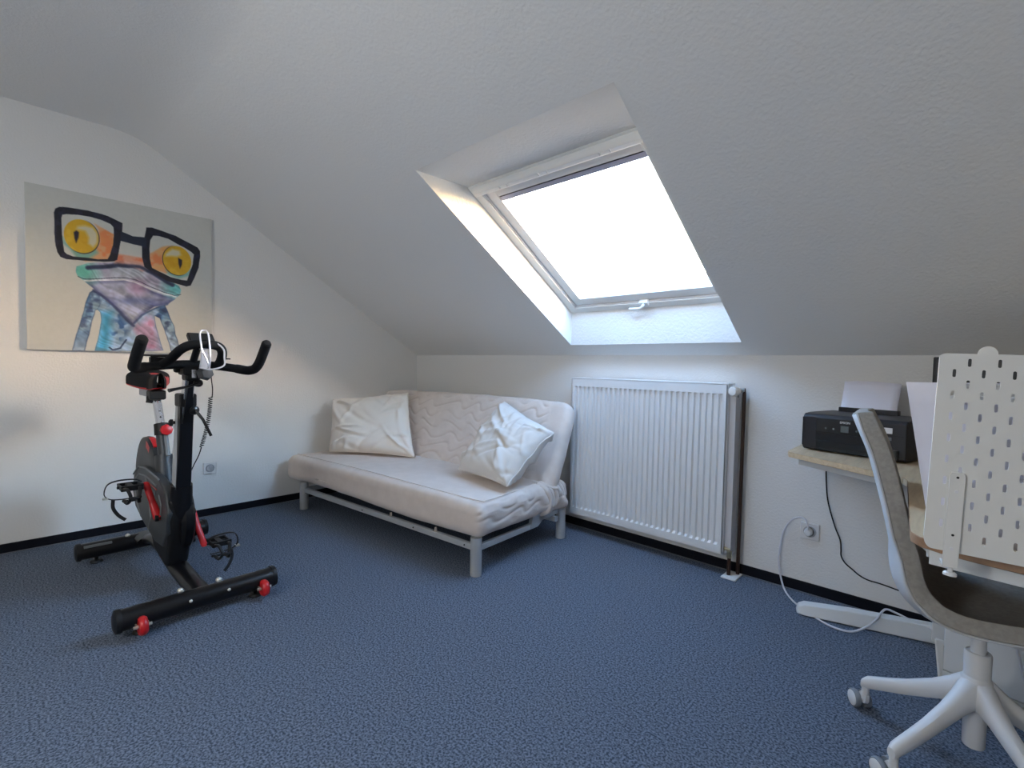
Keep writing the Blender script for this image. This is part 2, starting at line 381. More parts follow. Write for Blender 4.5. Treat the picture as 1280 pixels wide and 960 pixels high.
skirt('baseboard_left', ((0, YE), (0, 0)), 'dark navy skirting along the left gable wall')
skirt('baseboard_back', ((0, 0), (XR, 0)), 'dark navy skirting along the knee wall')
# ================================================================ RADIATOR
RX0, RX1, RZ0, RZ1, RY = 1.9056, 2.9056, .1206, 1.0106, -.117
rad = thing('radiator', 'white ribbed panel radiator mounted on the knee wall under the roof window', 'radiator', (RX0, 0, 0))
def rib_profile():
    P = [(0, 0), (.012, 0)]
    for k in range(29):
        c = .0333*(k+1); P += [(c-.0112, 0), (c-.0062, 1), (c+.0062, 1), (c+.0112, 0)]
    return P+[(.988, 0), (1.0, 0)]
g = MB(); P = rib_profile(); zs = [(RZ0, 0), (RZ0+.040, 0), (RZ0+.052, 1), (RZ1-.050, 1), (RZ1-.046, 0), (RZ1, 0)]
vs = [(x, RY+.015*d*zz, z) for z, zz in zs for x, d in P]; n = len(P)
g.add(vs, [(j*n+i, j*n+i+1, (j+1)*n+i+1, (j+1)*n+i) for j in range(len(zs)-1) for i in range(n-1)])
g.box((0, RY, RZ0), (.004, RY+.012, RZ1)); g.box((.996, RY, RZ0), (1.0, RY+.012, RZ1)); g.box((0, RY+.0155, RZ0), (1, RY+.018, RZ1))
g.build('front_panel', 'rad', rad)
g = MB(); g.box((-.004, RY+.004, RZ0+.01), (.0, -.02, RZ1+.006)); g.box((1.0, RY+.006, RZ0+.01), (1.004, -.055, RZ1+.006)); g.each('side_cover', 'radside', rad, bevel=.001)
g = MB(); g.box((-.004, RY-.001, RZ1+.002), (1.006, -.018, RZ1+.010)); g.build('top_grille', 'rad', rad, bevel=.002)
g = MB(); g.box((.01, RY+.03, RZ0-.004), (1.035, -.02, RZ1-.02)); g.box((.02, RY+.02, RZ0-.008), (1.0, -.03, RZ0+.02)); g.build('rear_panel', 'radside', rad, bevel=.002)
g = MB(); g.box((.0, RY+.004, RZ0-.006), (1.0, RY+.012, RZ0+.002)); g.build('bottom_lip', 'rad', rad, bevel=.001)
g = MB(); g.lathe([(.0, 0), (.020, .001), (.024, .006), (.024, .030), (.019, .050), (.015, .052)], (1.025, RY-.006, .978), (.25, .95, .1), 20)
for k in range(16):
    a = 2*PI*k/16; g.box((-.002, -.002, .006), (.002, .002, .03), mx=Matrix.Translation((1.025, RY-.006, .978)) @ Vector((.25, .95, .1)).to_track_quat('Z', 'Y').to_matrix().to_4x4() @ Matrix.Rotation(a, 4, 'Z') @ Matrix.Translation((.0245, 0, 0)))
kn = g.build('thermostat_knob', 'pvc', rad, smooth=True)
g = MB(); g.tube([(1.035, -.075, .98), (1.045, -.05, .985), (1.058, -.042, .985)], .013, 10); g.box((1.02, -.07, .945), (1.04, -.06, .97)); g.build('valve_body', 'steel_grey', rad, smooth=True)
g = MB(); g.tube([(1.045, -.042, .988), (1.058, -.042, .990), (1.060, -.042, .97), (1.060, -.042, .006)], .0095, 12); g.build('supply_pipe', 'copper', rad, smooth=True)
g = MB(); g.tube([(1.030, -.088, .006), (1.030, -.088, .11)], .0095, 12); g.build('return_pipe', 'copper', rad, smooth=True)
g = MB(); g.tube([(1.030, -.088, .10), (1.030, -.088, .135)], .013, 10); g.tube([(.998, -.088, .145), (1.032, -.088, .140)], .009, 10); g.lathe([(.013, 0), (.013, .012)], (1.004, -.088, .146), (-1, 0, 0), 6); g.build('return_valve', 'brass', rad, auto=30)
g = MB(); g.box((1.005, -.135, .0), (1.08, -.020, .009), mx=None); fp_ = g.build('floor_rosette', 'pvc', rad, bevel=.004)

# ================================================================ SOFA
SO = Vector((.08, -1.24, 0)); ANG = math.atan2(.0859, .9963)
sofa = thing('sofa_bed', 'beige quilted sofa bed on grey tubular steel legs against the knee wall', 'sofa', SO, ANG)
def quilt(u, v):                                  # wavy quilting seams, 0 on the seam .. 1 in the pillow
    vv = v/.082+.36*math.sin(2*PI*u/.24+1.3*math.sin(2*PI*v/.33)+.9*math.sin(2*PI*u/.57))
    f = abs(vv-round(vv))*2
    return min(1.0, f/.5)**.55
def seat_disp(p, n):
    q = .004*ns(p, 5)+.007*ns(p, 2.2, 1)
    if n.z > .3: q += .010*(1-abs(p.x/1.98*2-1)**4)*n.z-.004
    if n.x > .5: q += .007*(quilt(p.y*1.1+.1, p.z*1.6+.03)-1)+.006*ns(p, 9, 4)
    if n.z > .6 and p.y < .62:
        d = min(abs(p.y-.055), 1); q -= .004*math.exp(-(d/.006)**2)
    if p.y > .5 and p.x > 1.80: q += .016*math.sin((p.y*34+p.z*26+p.x*12))*min(1, (p.y-.5)/.1)*n.x
    return n*q
bmx = round_box(1.985, .86, .185, .052, 150, 64, 14, seat_disp)
for v in bmx.verts:
    v.co.z += .198
    if v.co.y > .60: v.co.z -= .012*min(1, (v.co.y-.60)/.15)
    if v.co.z < .26: v.co.z += .012*math.sin(v.co.x*3.1)*.5
seat = bm_obj(bmx, 'seat_mattress', 'futon', sofa)
g = MB()
edge = [(.06, .060), (.5, .057), (1.0, .060), (1.5, .056), (1.90, .062), (1.945, .10), (1.94, .3), (1.93, .5), (1.9, .66)]
g.tube([(x, y, .386+.006*math.sin(x*2)) for x, y in [(p.x, p.y) for p in catmull([(a, c, 0) for a, c in edge], 8)]], .0028, 6); g.build('seat_piping', 'futon', seat, smooth=True)
def back_disp(p, n):
    q = .005*ns(p, 4, 2)+.010*ns(p, 1.6, 3)
    if n.y < -.4 and .03 < p.x < 1.80: q += .0085*(quilt(p.x, p.z)-1)*min(1, (1.80-p.x)/.06)
    if p.x > 1.80: q += .004*ns(p, 8, 5)
    if p.z < .12: q += .012*math.sin(p.x*60+p.z*30)*(.12-p.z)/.12*max(0, (p.x-1.6)/.3)
    return n*q
bmx = round_box(1.945, .112, .600, .045, 230, 10, 130, back_disp)
tilt = math.atan2(.25, .55)
for v in bmx.verts:
    x, y, z = v.co
    if z > .45: x = .97+(x-.97)*(1-.035*((z-.45)/.15)**2)
    z -= .018*((x/1.945*2-1)**4)*max(0, z-.3)/.3
    v.co = Vector((x+.045, .612+y*math.cos(tilt)+z*math.sin(tilt), .335-y*math.sin(tilt)+z*math.cos(tilt)))
back = bm_obj(bmx, 'back_cushion', 'futon', sofa)
# bunched cover at the lower right corner
g = MB()
for k in range(6):
    x_ = 1.975-.004*k; y_ = .60+.040*k
    pts = [(x_-.05, y_-.02, .20+.006*k), (x_+.004, y_, .225+.01*k), (x_+.012-.004*(k % 2), y_+.012, .29), (x_-.002, y_-.006, .345), (x_-.06, y_-.03, .375)]
    g.tube(catmull(pts, 6), [.010]+[.024-.003*(k % 2)]*23+[.010], 10)
g.tube(catmull([(1.86, .585, .372), (1.91, .590, .378), (1.955, .61, .370), (1.985, .65, .352), (1.99, .70, .34)], 6), [.005]+[.010]*23+[.008], 10)
g.build('bunched_cover', 'futon', sofa, smooth=True)
for (x, y, h) in ((1.932, .034, .20), (.203, .034, .20), (1.955, .80, .19), (.20, .80, .19)):
    g = MB(); g.lathe([(.028, 0), (.030, .002), (.030, h)], (x, y, 0), (0, 0, 1), 24); g.build('leg', 'steel_grey', sofa, smooth=True)
g = MB(); g.box((.21, .022, .128), (1.93, .050, .160)); r1 = g.build('front_rail', 'steel_grey', sofa, bevel=.004)
g = MB()
for xx in (.95, 1.45, 1.86): g.lathe([(.004, 0), (.004, .004)], (xx, .022, .145), (0, -1, 0), 8)
g.each('rail_bolt', 'gap', r1)
g = MB(); g.box((1.925, .06, .128), (1.950, .56, .160)); g.build('side_rail', 'steel_grey', sofa, bevel=.004)
g = MB(); g.box((.195, .06, .128), (.22, .76, .160)); g.build('side_rail', 'steel_grey', sofa, bevel=.004)
g = MB(); g.box((1.93, .56, .16), (1.955, .80, .19)); g.prism([(.48, .135), (.56, .135), (.60, .16), (.60, .20), (.50, .20)], 1.93, 1.955, 'x'); g.build('hinge_bracket', 'steel_grey', sofa, bevel=.003)
g = MB(); g.box((.21, .70, .128), (1.98, .73, .160)); g.build('rear_rail', 'steel_grey', sofa, bevel=.004)
for xx in (.35, .62, .9, 1.18, 1.45, 1.7):
    g = MB(); g.box((xx, .11, .176), (xx+.05, .72, .190)); g.build('slat', 'steel_grey', sofa)
g = MB()
for xx in (1.22, 1.62): g.box((xx, .03, .158), (xx+.006, .042, .182))
g.each('strap_end', 'futon', sofa)

# ================================================================ CUSHIONS
def cushion(name, m, corners, thick, label, seed, flap=False, wr=1.0, amp=1.0):
    BL, BR, TR, TL = map(Vector, corners)
    C = (BL+BR+TR+TL)/4; nrm = (BR-BL).cross(TL-BL).normalized()
    root_mb = MB(); N_ = 72
    rr = random.Random(seed)
    creases = []
    for k in range(int(20*wr)):
        cx_, cy_ = rr.uniform(-1, 1), rr.uniform(-1, 1); a = rr.uniform(0, PI); L = rr.uniform(.2, .6); wd = rr.uniform(.045, .09)
        creases.append((cx_, cy_, math.cos(a), math.sin(a), L, wd, rr.choice((-1, 1))*rr.uniform(.008, .019)*amp))
    for sx_, sy_ in ((-1, -1), (1, -1), (1, 1), (-1, 1)):
        for k in range(4):
            a = math.atan2(-sy_, -sx_)+rr.uniform(-.5, .5)
            creases.append((sx_*.78+rr.uniform(-.1, .1), sy_*.78+rr.uniform(-.1, .1), math.cos(a), math.sin(a), rr.uniform(.25, .5), rr.uniform(.03, .06), rr.choice((-1, 1))*rr.uniform(.008, .016)*amp))
    def P(u, v, side):
        s, t = u*2-1, v*2-1
        pin = 1-.05*(1-s*s)*(abs(t)**3); pin2 = 1-.05*(1-t*t)*(abs(s)**3)
        S, Tt = s*pin2, t*pin
        a, c = (S+1)/2, (Tt+1)/2
        p = BL*(1-a)*(1-c)+BR*a*(1-c)+TR*a*c+TL*(1-a)*c
        prof = max(0, (1-s**4)*(1-t**4))**.55
        h = thick/2*prof
        w_ = 0
        for cx_, cy_, ca, sa, L, wd, am in creases:
            dx, dy = s-cx_, t-cy_; al = dx*ca+dy*sa; pe = -dx*sa+dy*ca+.25*al*al
            w_ += am*math.exp(-(pe/wd)**2)*math.exp(-(al/L)**2)*(1-.35*pe/wd)
        w_ += .010*ns((s*1.3, t*1.3, side), 1.6, seed)
        edge = min(1, prof*2.2)
        rim = .014*ns((s*2, t*2, 3), 1.4, seed)*(1-prof)
        return p+nrm*(side*(h+.002)+(w_*edge*side)+rim)
    for side in (1, -1):
        vs, fs = quad_grid(lambda u, v: P(u, v, side), N_, N_)
        root_mb.add(vs, fs)
    # seam edge
    o = root_mb.build(name, m, smooth=False)
    bm = bmesh.new(); bm.from_mesh(o.data); bmesh.ops.remove_doubles(bm, verts=bm.verts, dist=.0045)
    for f in bm.faces: f.smooth = True
    bmesh.ops.recalc_face_normals(bm, faces=bm.faces); bm.to_mesh(o.data); bm.free()
    tag(o, label, 'cushion')
    # hem piping round the edge as a part
    ring = [P(k/24, 0, 1) for k in range(24)]+[P(1, k/24, 1) for k in range(24)]+[P(1-k/24, 1, 1) for k in range(24)]+[P(0, 1-k/24, 1) for k in range(24)]
    g = MB(); g.tube(ring, .0035, 6, closed=True); g.build('hem', m, o, smooth=True)
    return o
cushion('cushion', 'pillow1', [(.28, -1.0, .408), (.87, -.63, .402), (.53, -.46, .852), (.11, -.89, .79)], .17,
        'cream cotton cushion standing at the left end of the sofa bed', 4, wr=1.2, amp=1.3)
p2 = cushion('cushion', 'pillow2', [(1.49, -.735, .425), (1.985, -.80, .420), (2.04, -.47, .700), (1.53, -.365, .842)], .19,
        'crumpled off-white cotton cushion slumped at the right end of the sofa bed', 12, wr=1.7, amp=.85)
# ================================================================ EXERCISE BIKE (local frame: x forward, y to its left, z up)
bike = thing('exercise_bike', 'black exercise bike with red cranks and red transport wheels facing the room', 'exercise bike', (.486, -2.171, 0), math.atan2(.031, 1))
L0, L1 = -.286, .286
def stab(name, s):
    g = MB(); g.tube([(s, L0, .072), (s, L1, .072)], .045, 28, flat=(.92, 1)); o = g.build(name, 'blk', bike, smooth=True)
    for l, d in ((L0, -1), (L1, 1)):
        g = MB(); g.lathe([(.046, -.006), (.047, .0), (.045, .012), (.030, .018), (0, .019)], (s, l, .072), (0, d, 0), 28); g.build('end_cap', 'blkmat', o, smooth=True)
    for l in (L0+.07, L1-.07):
        g = MB(); g.lathe([(.026, 0), (.028, .004), (.024, .013), (.008, .016), (.008, .035)], (s-.005, l, 0), (0, 0, 1), 20); g.build('levelling_foot', 'blkmat', o, smooth=True)
    return o
fs_ = stab('front_stabilizer', .985); rs_ = stab('rear_stabilizer', 0.0)
for l in (L0+.065, L1-.055):
    g = MB(); g.lathe([(.010, -.014), (.030, -.014), (.036, -.007), (.037, 0), (.036, .007), (.030, .014), (.010, .014)], (1.043, l, .052), (0, 1, 0), 28); wh = g.build('transport_wheel', 'red', fs_, smooth=True)
    tag(wh, 'red transport wheel')
for l in (L0+.065, L1-.055):
    g = MB(); g.lathe([(.006, -.03), (.006, .03)], (1.043, l, .052), (0, 1, 0), 8); g.box((1.0, l-.022, .045), (1.045, l-.017, .06)); g.box((1.0, l+.017, .045), (1.045, l+.022, .06)); g.each('wheel_axle', 'bolt', fs_)
for l in (-.075, .07):
    g = MB(); g.lathe([(.013, 0), (.013, .006), (.008, .012), (.004, .014)], (.960, l, .112), (0, 0, 1), 10)
    g.lathe([(.007, 0), (.006, .005), (.002, .008)], (1.027, l+.02, .085), (1, 0, .3), 8); g.each('stabilizer_bolt', 'bolt', fs_, smooth=True)
for l in (-.085,):
    g = MB(); g.lathe([(.012, 0), (.012, .006), (.006, .012)], (.01, l, .112), (.2, 0, 1), 10); g.build('stabilizer_bolt', 'bolt', rs_, smooth=True)
g = MB(); g.box((.028, L0+.015, .096), (.036, L0+.13, .108)); g.build('warning_label', 'greyfair', rs_)
# main bar with rising rear elbow
g = MB(); g.tube(catmull([(.02, 0, .085), (.10, 0, .100), (.25, 0, .135), (.42, 0, .130), (.62, 0, .098), (.80, 0, .085), (.985, 0, .080)], 8), .030, 20, flat=(.85, 1.45)); g.build('main_bar', 'blk', bike, smooth=True)
g = MB(); g.tube([(-.02, 0, .09), (.12, 0, .095)], .032, 14, flat=(.8, 2.0)); g.build('weld_gusset', 'blk', bike, smooth=True)
# lower cover and neck
g = MB()
poly = [(.40, .14), (.62, .10), (.66, .20), (.70, .34), (.70, .44), (.50, .47), (.36, .36), (.33, .22)]
g.prism(poly, -.052, .045, 'y'); g.build('lower_cover', 'blkmat', bike, bevel=.02, seg=3)
# chain cover
poly = [(.0, .36), (.03, .455), (.15, .515), (.30, .53), (.56, .515), (.66, .47), (.70, .38), (.68, .28), (.60, .20), (.46, .19), (.22, .235), (.06, .28)]
g = MB(); g.prism(poly, -.060, -.022, 'y'); cc = g.build('belt_cover', 'dkgrey', bike, bevel=.010, seg=2)
tag(cc, 'dark grey angular belt cover')
g = MB(); lines = [[(.03, .455), (.15, .515), (.30, .53), (.56, .515)], [(.05, .425), (.16, .478), (.31, .492), (.52, .478)], [(.30, .492), (.36, .42), (.40, .30), (.36, .23)], [(.05, .425), (.09, .33), (.2, .26)], [(.56, .44), (.60, .40), (.58, .33)]]
for ln in lines: g.tube([(a, -.0605, c) for a, c in ln], .0045, 6)
g.each('cover_trim_line', 'greyfair', cc)
g = MB(); g.prism([(.34, .455), (.50, .445), (.49, .425), (.35, .435)], -.0625, -.0605, 'y'); g.build('cover_decal', 'greyfair', cc)
g = MB(); g.prism([(.36, .47), (.52, .462), (.52, .456), (.36, .463)], -.0625, -.0605, 'y'); g.build('cover_stripe', 'red', cc)
g = MB(); g.lathe([(.03, -.03), (.155, -.03), (.172, -.015), (.172, .015), (.160, .026), (.145, .030), (.02, .036)], (.545, .026, .325), (0, 1, 0), 40); g.build('crank_cover', 'blk', bike, smooth=True)
# flywheel
g = MB(); g.lathe([(.135, -.020), (.205, -.024), (.228, -.018), (.232, 0), (.228, .018), (.205, .024), (.135, .020)], (.155, -.012, .440), (0, 1, 0), 56); fw = g.build('flywheel', 'dkgrey', bike, smooth=True)
g = MB(); g.lathe([(.02, -.008), (.15, -.010), (.15, .010), (.02, .008)], (.155, -.012, .440), (0, 1, 0), 40); g.build('flywheel_disc', 'blk', fw, smooth=True)
def arc_strip(a0_, a1_, r0, r1, l):
    n_ = 10; C_ = (.155, .440); vs = []
    for k in range(n_+1):
        a = math.radians(a0_+(a1_-a0_)*k/n_)
        for r in (r0, r1): vs.append((C_[0]+r*math.cos(a), l, C_[1]+r*math.sin(a)))
    return vs, [(2*k, 2*k+1, 2*k+3, 2*k+2) for k in range(n_)]
g = MB(); g.add(*arc_strip(58, 78, .185, .222, -.0375)); g.add(*arc_strip(60, 90, .17, .222, .0125)); g.tube([(.155+.2335*math.cos(math.radians(a)), -.012, .44+.2335*math.sin(math.radians(a))) for a in range(55, 80, 4)], .006, 6, flat=(1, 2.2)); g.build('red_decal', 'red', fw)
# seat tube, fairing, seat post
g = MB(); g.tube([(.425, 0, .42), (.405, 0, .50), (.375, 0, .60)], [.046, .043, .040], 16, flat=(1, .95)); g.build('seat_tube_sleeve', 'dkgrey', bike, smooth=True)
g = MB(); g.tube([(.40, 0, .56), (.335, 0, .735)], .027, 16, flat=(1.1, .95)); g.build('seat_tube', 'dkgrey', bike, smooth=True)
g = MB(); g.tube([(.414, .010, .60), (.355, .010, .735)], .012, 8); g.build('seat_tube_trim', 'greyfair', bike, smooth=True)
g = MB(); g.tube([(.35, 0, .70), (.345, 0, .735), (.338, 0, .755)], .033, 16); g.build('seat_tube_collar', 'blkmat', bike, smooth=True)
g = MB(); g.lathe([(.010, -.02), (.012, .0), (.026, .002), (.029, .010), (.027, .020), (.012, .026)], (.385, .008, .728), (.95, .05, .2), 8); kb = g.build('adjust_knob', 'red', bike, smooth=True)
tag(kb, 'red star adjusting knob')
g = MB(); g.tube([(.355, 0, .70), (.232, 0, .905)], .020, 20); sp_ = g.build('seat_post', 'chrome', bike, smooth=True)
g = MB()
for k in range(5): g.lathe([(.004, 0), (.004, .002)], (.325+.016-.018*k, 0, .76+.029*k), (.85, 0, .5), 8)
g.each('post_hole', 'gap', sp_)
g = MB(); g.box((.20, -.036, .875), (.285, .036, .925)); g.tube([(.235, -.012, .86), (.235, -.012, .90)], .03, 12); g.build('slider_clamp', 'blkmat', bike, bevel=.010, seg=2)
g = MB(); g.box((-.02, -.024, .885), (.20, .014, .925)); g.build('saddle_slider', 'steel_grey', bike, bevel=.006)
g = MB(); g.lathe([(.008, 0), (.010, .02), (.018, .022), (.018, .034)], (.16, -.005, .885), (0, -.2, -1), 12); g.build('slider_knob', 'blkmat', bike, smooth=True)
# saddle
def saddle_pt(u, v, top):
    s = u; half = .030+.080*max(0, 1-s/.62)**1.1*(1 if s > .0 else 1); half *= min(1, (s+.02)/.10)**.5*min(1, (1.02-s)/.07)**.5
    t = v*2-1; x = .055+.275*s; y = half*math.sin(t*PI/2)
    z = .985-.012*math.sin(s*PI)+.016*(1-s)**3
    th = (1-abs(t)**2.4)**.5 if abs(t) < 1 else 0
    dr = .022*abs(math.sin(t*PI/2))**2; z -= dr
    z += (.030*th+.016*abs(math.sin(t*PI/2))*th*max(0, 1-s*1.6)) if top else -(.042*th)
    return Vector((x, y, z))
g = MB()
for top in (True, False):
    vs, fsx = quad_grid(lambda u, v: saddle_pt(u, v, top), 26, 25); g.add(vs, fsx)
sd = g.build('saddle', ['foam', 'red'], bike, smooth=True)
for p in sd.data.polygons:
    c = p.center
    s_ = (c.x-.055)/.275; t_ = abs(c.y)
    if (p.normal.z < -.15 and s_ > .05) or (.30 < s_ < .52 and c.y > -.01 and t_ < .075) or (.14 < s_ < .36 and c.y > .03 and c.z < .99): p.material_index = 1
g = MB(); g.tube([(.09, -.03, .965), (.16, -.022, .945), (.28, -.015, .955)], .005, 8); g.tube([(.09, .03, .965), (.16, .022, .945), (.28, .015, .955)], .005, 8); g.tube([(.22, 0, .92), (.22, 0, .955)], [.026, .030], 14); g.build('saddle_rail', 'blkmat', bike, smooth=True)
# handlebar column
g = MB(); g.tube([(.645, 0, .33), (.672, 0, .42), (.688, 0, .505)], [.052, .047, .043], 20); g.build('column_sleeve', 'blk', bike, smooth=True)
g = MB()
def rect_sweep(mb, secs):                          # (s, z, half width, half depth)
    vs = []
    for s, z, hw, hd in secs:
        vs += [(s-hd, -hw, z), (s+hd, -hw, z), (s+hd, hw, z), (s-hd, hw, z)]
    f = [(3, 2, 1, 0), tuple(len(vs)-4+k for k in range(4))]
    for i in range(len(secs)-1):
        for k in range(4): f.append((i*4+k, i*4+(k+1) % 4, (i+1)*4+(k+1) % 4, (i+1)*4+k))
    mb.add(vs, f)
rect_sweep(g, [(.680, .48, .030, .040), (.705, .62, .029, .040), (.735, .80, .028, .036), (.755, .905, .028, .034)]); g.build('handlebar_column', 'blk', bike, bevel=.006)
g = MB(); g.add([(.652, -.0312, .49), (.715, -.0312, .49), (.735, -.0305, .62), (.742, -.0295, .80), (.752, -.0290, .90), (.722, -.0290, .90), (.702, -.0295, .80), (.668, -.0305, .62)], [tuple(range(8))]); g.build('column_lit_side', 'steel_grey', bike, solid=.001)  # lighter side face: light falling on the black column put into its colour
g = MB(); rect_sweep(g, [(.755, .84, .019, .024), (.815, 1.04, .019, .024)]); g.build('handlebar_post', 'chrome', bike, bevel=.003)
g = MB(); rect_sweep(g, [(.768, .80, .020, .020), (.838, 1.03, .006, .012)]); g.build('post_front_rail', 'blk', bike)
g = MB(); g.box((.715, -.034, .875), (.80, .034, .935), mx=None); g.build('column_collar', 'blkmat', bike, bevel=.008)
g = MB(); g.lathe([(.006, 0), (.008, .008), (.015, .009), (.016, .020), (.009, .026)], (.715, -.03, .80), (-.3, -1, 0), 12); g.build('pull_pin', 'blkmat', bike, smooth=True)
g = MB(); g.lathe([(.012, -.012), (.020, -.008), (.020, .010), (.012, .016)], (.80, .020, .86), (.9, .2, 0), 14); g.tube([(.81, .024, .86), (.84, .045, .82), (.86, .072, .745)], [.008, .007, .007], 10, flat=(1, .6)); g.build('brake_lever', 'blk', bike, smooth=True)
g = MB(); g.lathe([(.014, 0), (.017, .004), (.017, .022), (.012, .028)], (.845, .020, .985), (1, .15, 0), 16); g.tube([(.87, .022, .985), (.885, -.02, .972), (.90, -.075, .962), (.905, -.098, .957)], [.010, .008, .009, .012], 10, flat=(.7, 1)); g.build('height_lever', 'blk', bike, smooth=True)
# clamp head
g = MB(); g.box((.79, -.040, 1.020), (.885, .040, 1.075)); g.box((.80, -.028, .995), (.87, .030, 1.03)); g.box((.80, -.06, 1.03), (.83, -.03, 1.06)); g.build('clamp_head', 'blkmat', bike, bevel=.010, seg=2)
g = MB(); g.lathe([(.008, -.02), (.012, -.012), (.030, -.008), (.034, .010), (.026, .032), (.0, .034)], (.910, .030, 1.030), (.96, .20, .05), 6); g.build('fore_aft_knob', 'dkgrey', bike, bevel=.003)
g = MB(); g.lathe([(.008, 0), (.008, .03)], (.885, .018, 1.020), (1, .1, -.1), 10); g.box((.885, -.012, 1.01), (.895, .006, 1.045)); g.build('clamp_bolt', 'chrome', bike, smooth=True)
# bull horn bar and inner loop
BZ = 1.068
hb = [(.98, -.222, 1.165), (.925, -.228, 1.10), (.895, -.226, 1.058), (.872, -.19, 1.060), (.865, -.11, 1.066), (.862, 0, 1.070), (.865, .11, 1.066), (.872, .19, 1.056), (.895, .226, 1.050), (.925, .228, 1.09), (.98, .222, 1.155)]
hb = [(1.075, -.222, 1.160), (.985, -.226, 1.080), (.935, -.218, 1.052), (.895, -.17, 1.056), (.872, -.09, 1.064), (.868, 0, 1.068), (.872, .09, 1.062), (.890, .16, 1.052), (.925, .212, 1.044), (.975, .230, 1.070), (1.070, .229, 1.163)]
g = MB(); pth = catmull(hb, 7); g.tube(pth, [.0185 if 20 < i < 50 else .0205 for i in range(len(pth))], 18); bar = g.build('handlebar', 'foam', bike, smooth=True)
for l in (-1, 1):
    g = MB(); d = Vector((.10, 0, .085)).normalized(); g.lathe([(.0205, -.002), (.0203, .004), (.015, .013), (0, .017)], (1.075, -.222, 1.160) if l < 0 else (1.070, .229, 1.163), d, 18); g.build('grip_end', 'foam', bar, smooth=True)
lp = [(.872, -.118, 1.062), (.925, -.098, 1.088), (.985, -.074, 1.130), (1.03, -.045, 1.150), (1.045, 0, 1.154), (1.035, .048, 1.146), (1.00, .074, 1.122), (.94, .086, 1.085), (.872, .092, 1.062)]
g = MB(); g.tube(catmull(lp, 7), .0185, 16); g.build('inner_loop_grip', 'foam', bike, smooth=True)
# console
con = Matrix.Translation((.955, .012, 1.172)) @ Matrix.Rotation(math.radians(40), 4, 'Y')
g = MB(); g.box((-.040, -.052, -.012), (.040, .046, .010), mx=con); cn = g.build('console', 'blkmat', bike, bevel=.006)
g = MB(); g.box((-.032, -.044, .010), (.032, .036, .0115), mx=con); g.build('console_display', 'screen', cn)
g = MB(); g.tube([(.87, 0, 1.08), (.91, 0, 1.12), (.95, 0, 1.165)], .014, 10); g.build('console_stem', 'blkmat', cn, smooth=True)
g = MB(); g.box((.80, -.185, 1.100), (.90, -.075, 1.107)); g.tube([(.90, -.16, 1.101), (.91, -.10, 1.103), (.912, -.065, 1.112), (.91, -.050, 1.118)], .006, 8); g.box((.85, -.155, 1.075), (.88, -.10, 1.096)); g.build('device_tray', 'blkmat', bike, bevel=.002)
g = MB(); g.box((.84, .105, 1.092), (.90, .140, 1.098)); g.build('device_tray', 'blkmat', bike, bevel=.002)
# wire bottle cage
g = MB(); ox, oy = 1.05, -.004
g.tube(catmull([(ox, oy-.020, 1.055), (ox+.03, oy-.022, 1.12), (ox, oy-.020, 1.195), (ox-.01, oy-.004, 1.210), (ox, oy+.010, 1.195), (ox+.03, oy+.008, 1.10), (ox+.005, oy+.012, 1.052)], 6), .0034, 8)
g.tube(catmull([(ox, oy-.020, 1.057), (ox+.03, oy+.012, 1.050), (ox+.03, oy+.058, 1.066), (ox+.02, oy+.064, 1.10), (ox+.015, oy+.062, 1.135), (ox+.0, oy+.035, 1.160), (ox-.02, oy-.002, 1.150), (ox-.02, oy-.014, 1.13)], 6), .0034, 8)
g.tube(catmull([(ox+.01, oy-.018, 1.135), (ox+.012, oy, 1.09), (ox+.01, oy+.010, 1.060)], 6), .0034, 8)
g.box((ox-.012, oy-.014, 1.055), (ox-.007, oy+.010, 1.145)); g.build('bottle_cage', 'wire', bike, smooth=True)
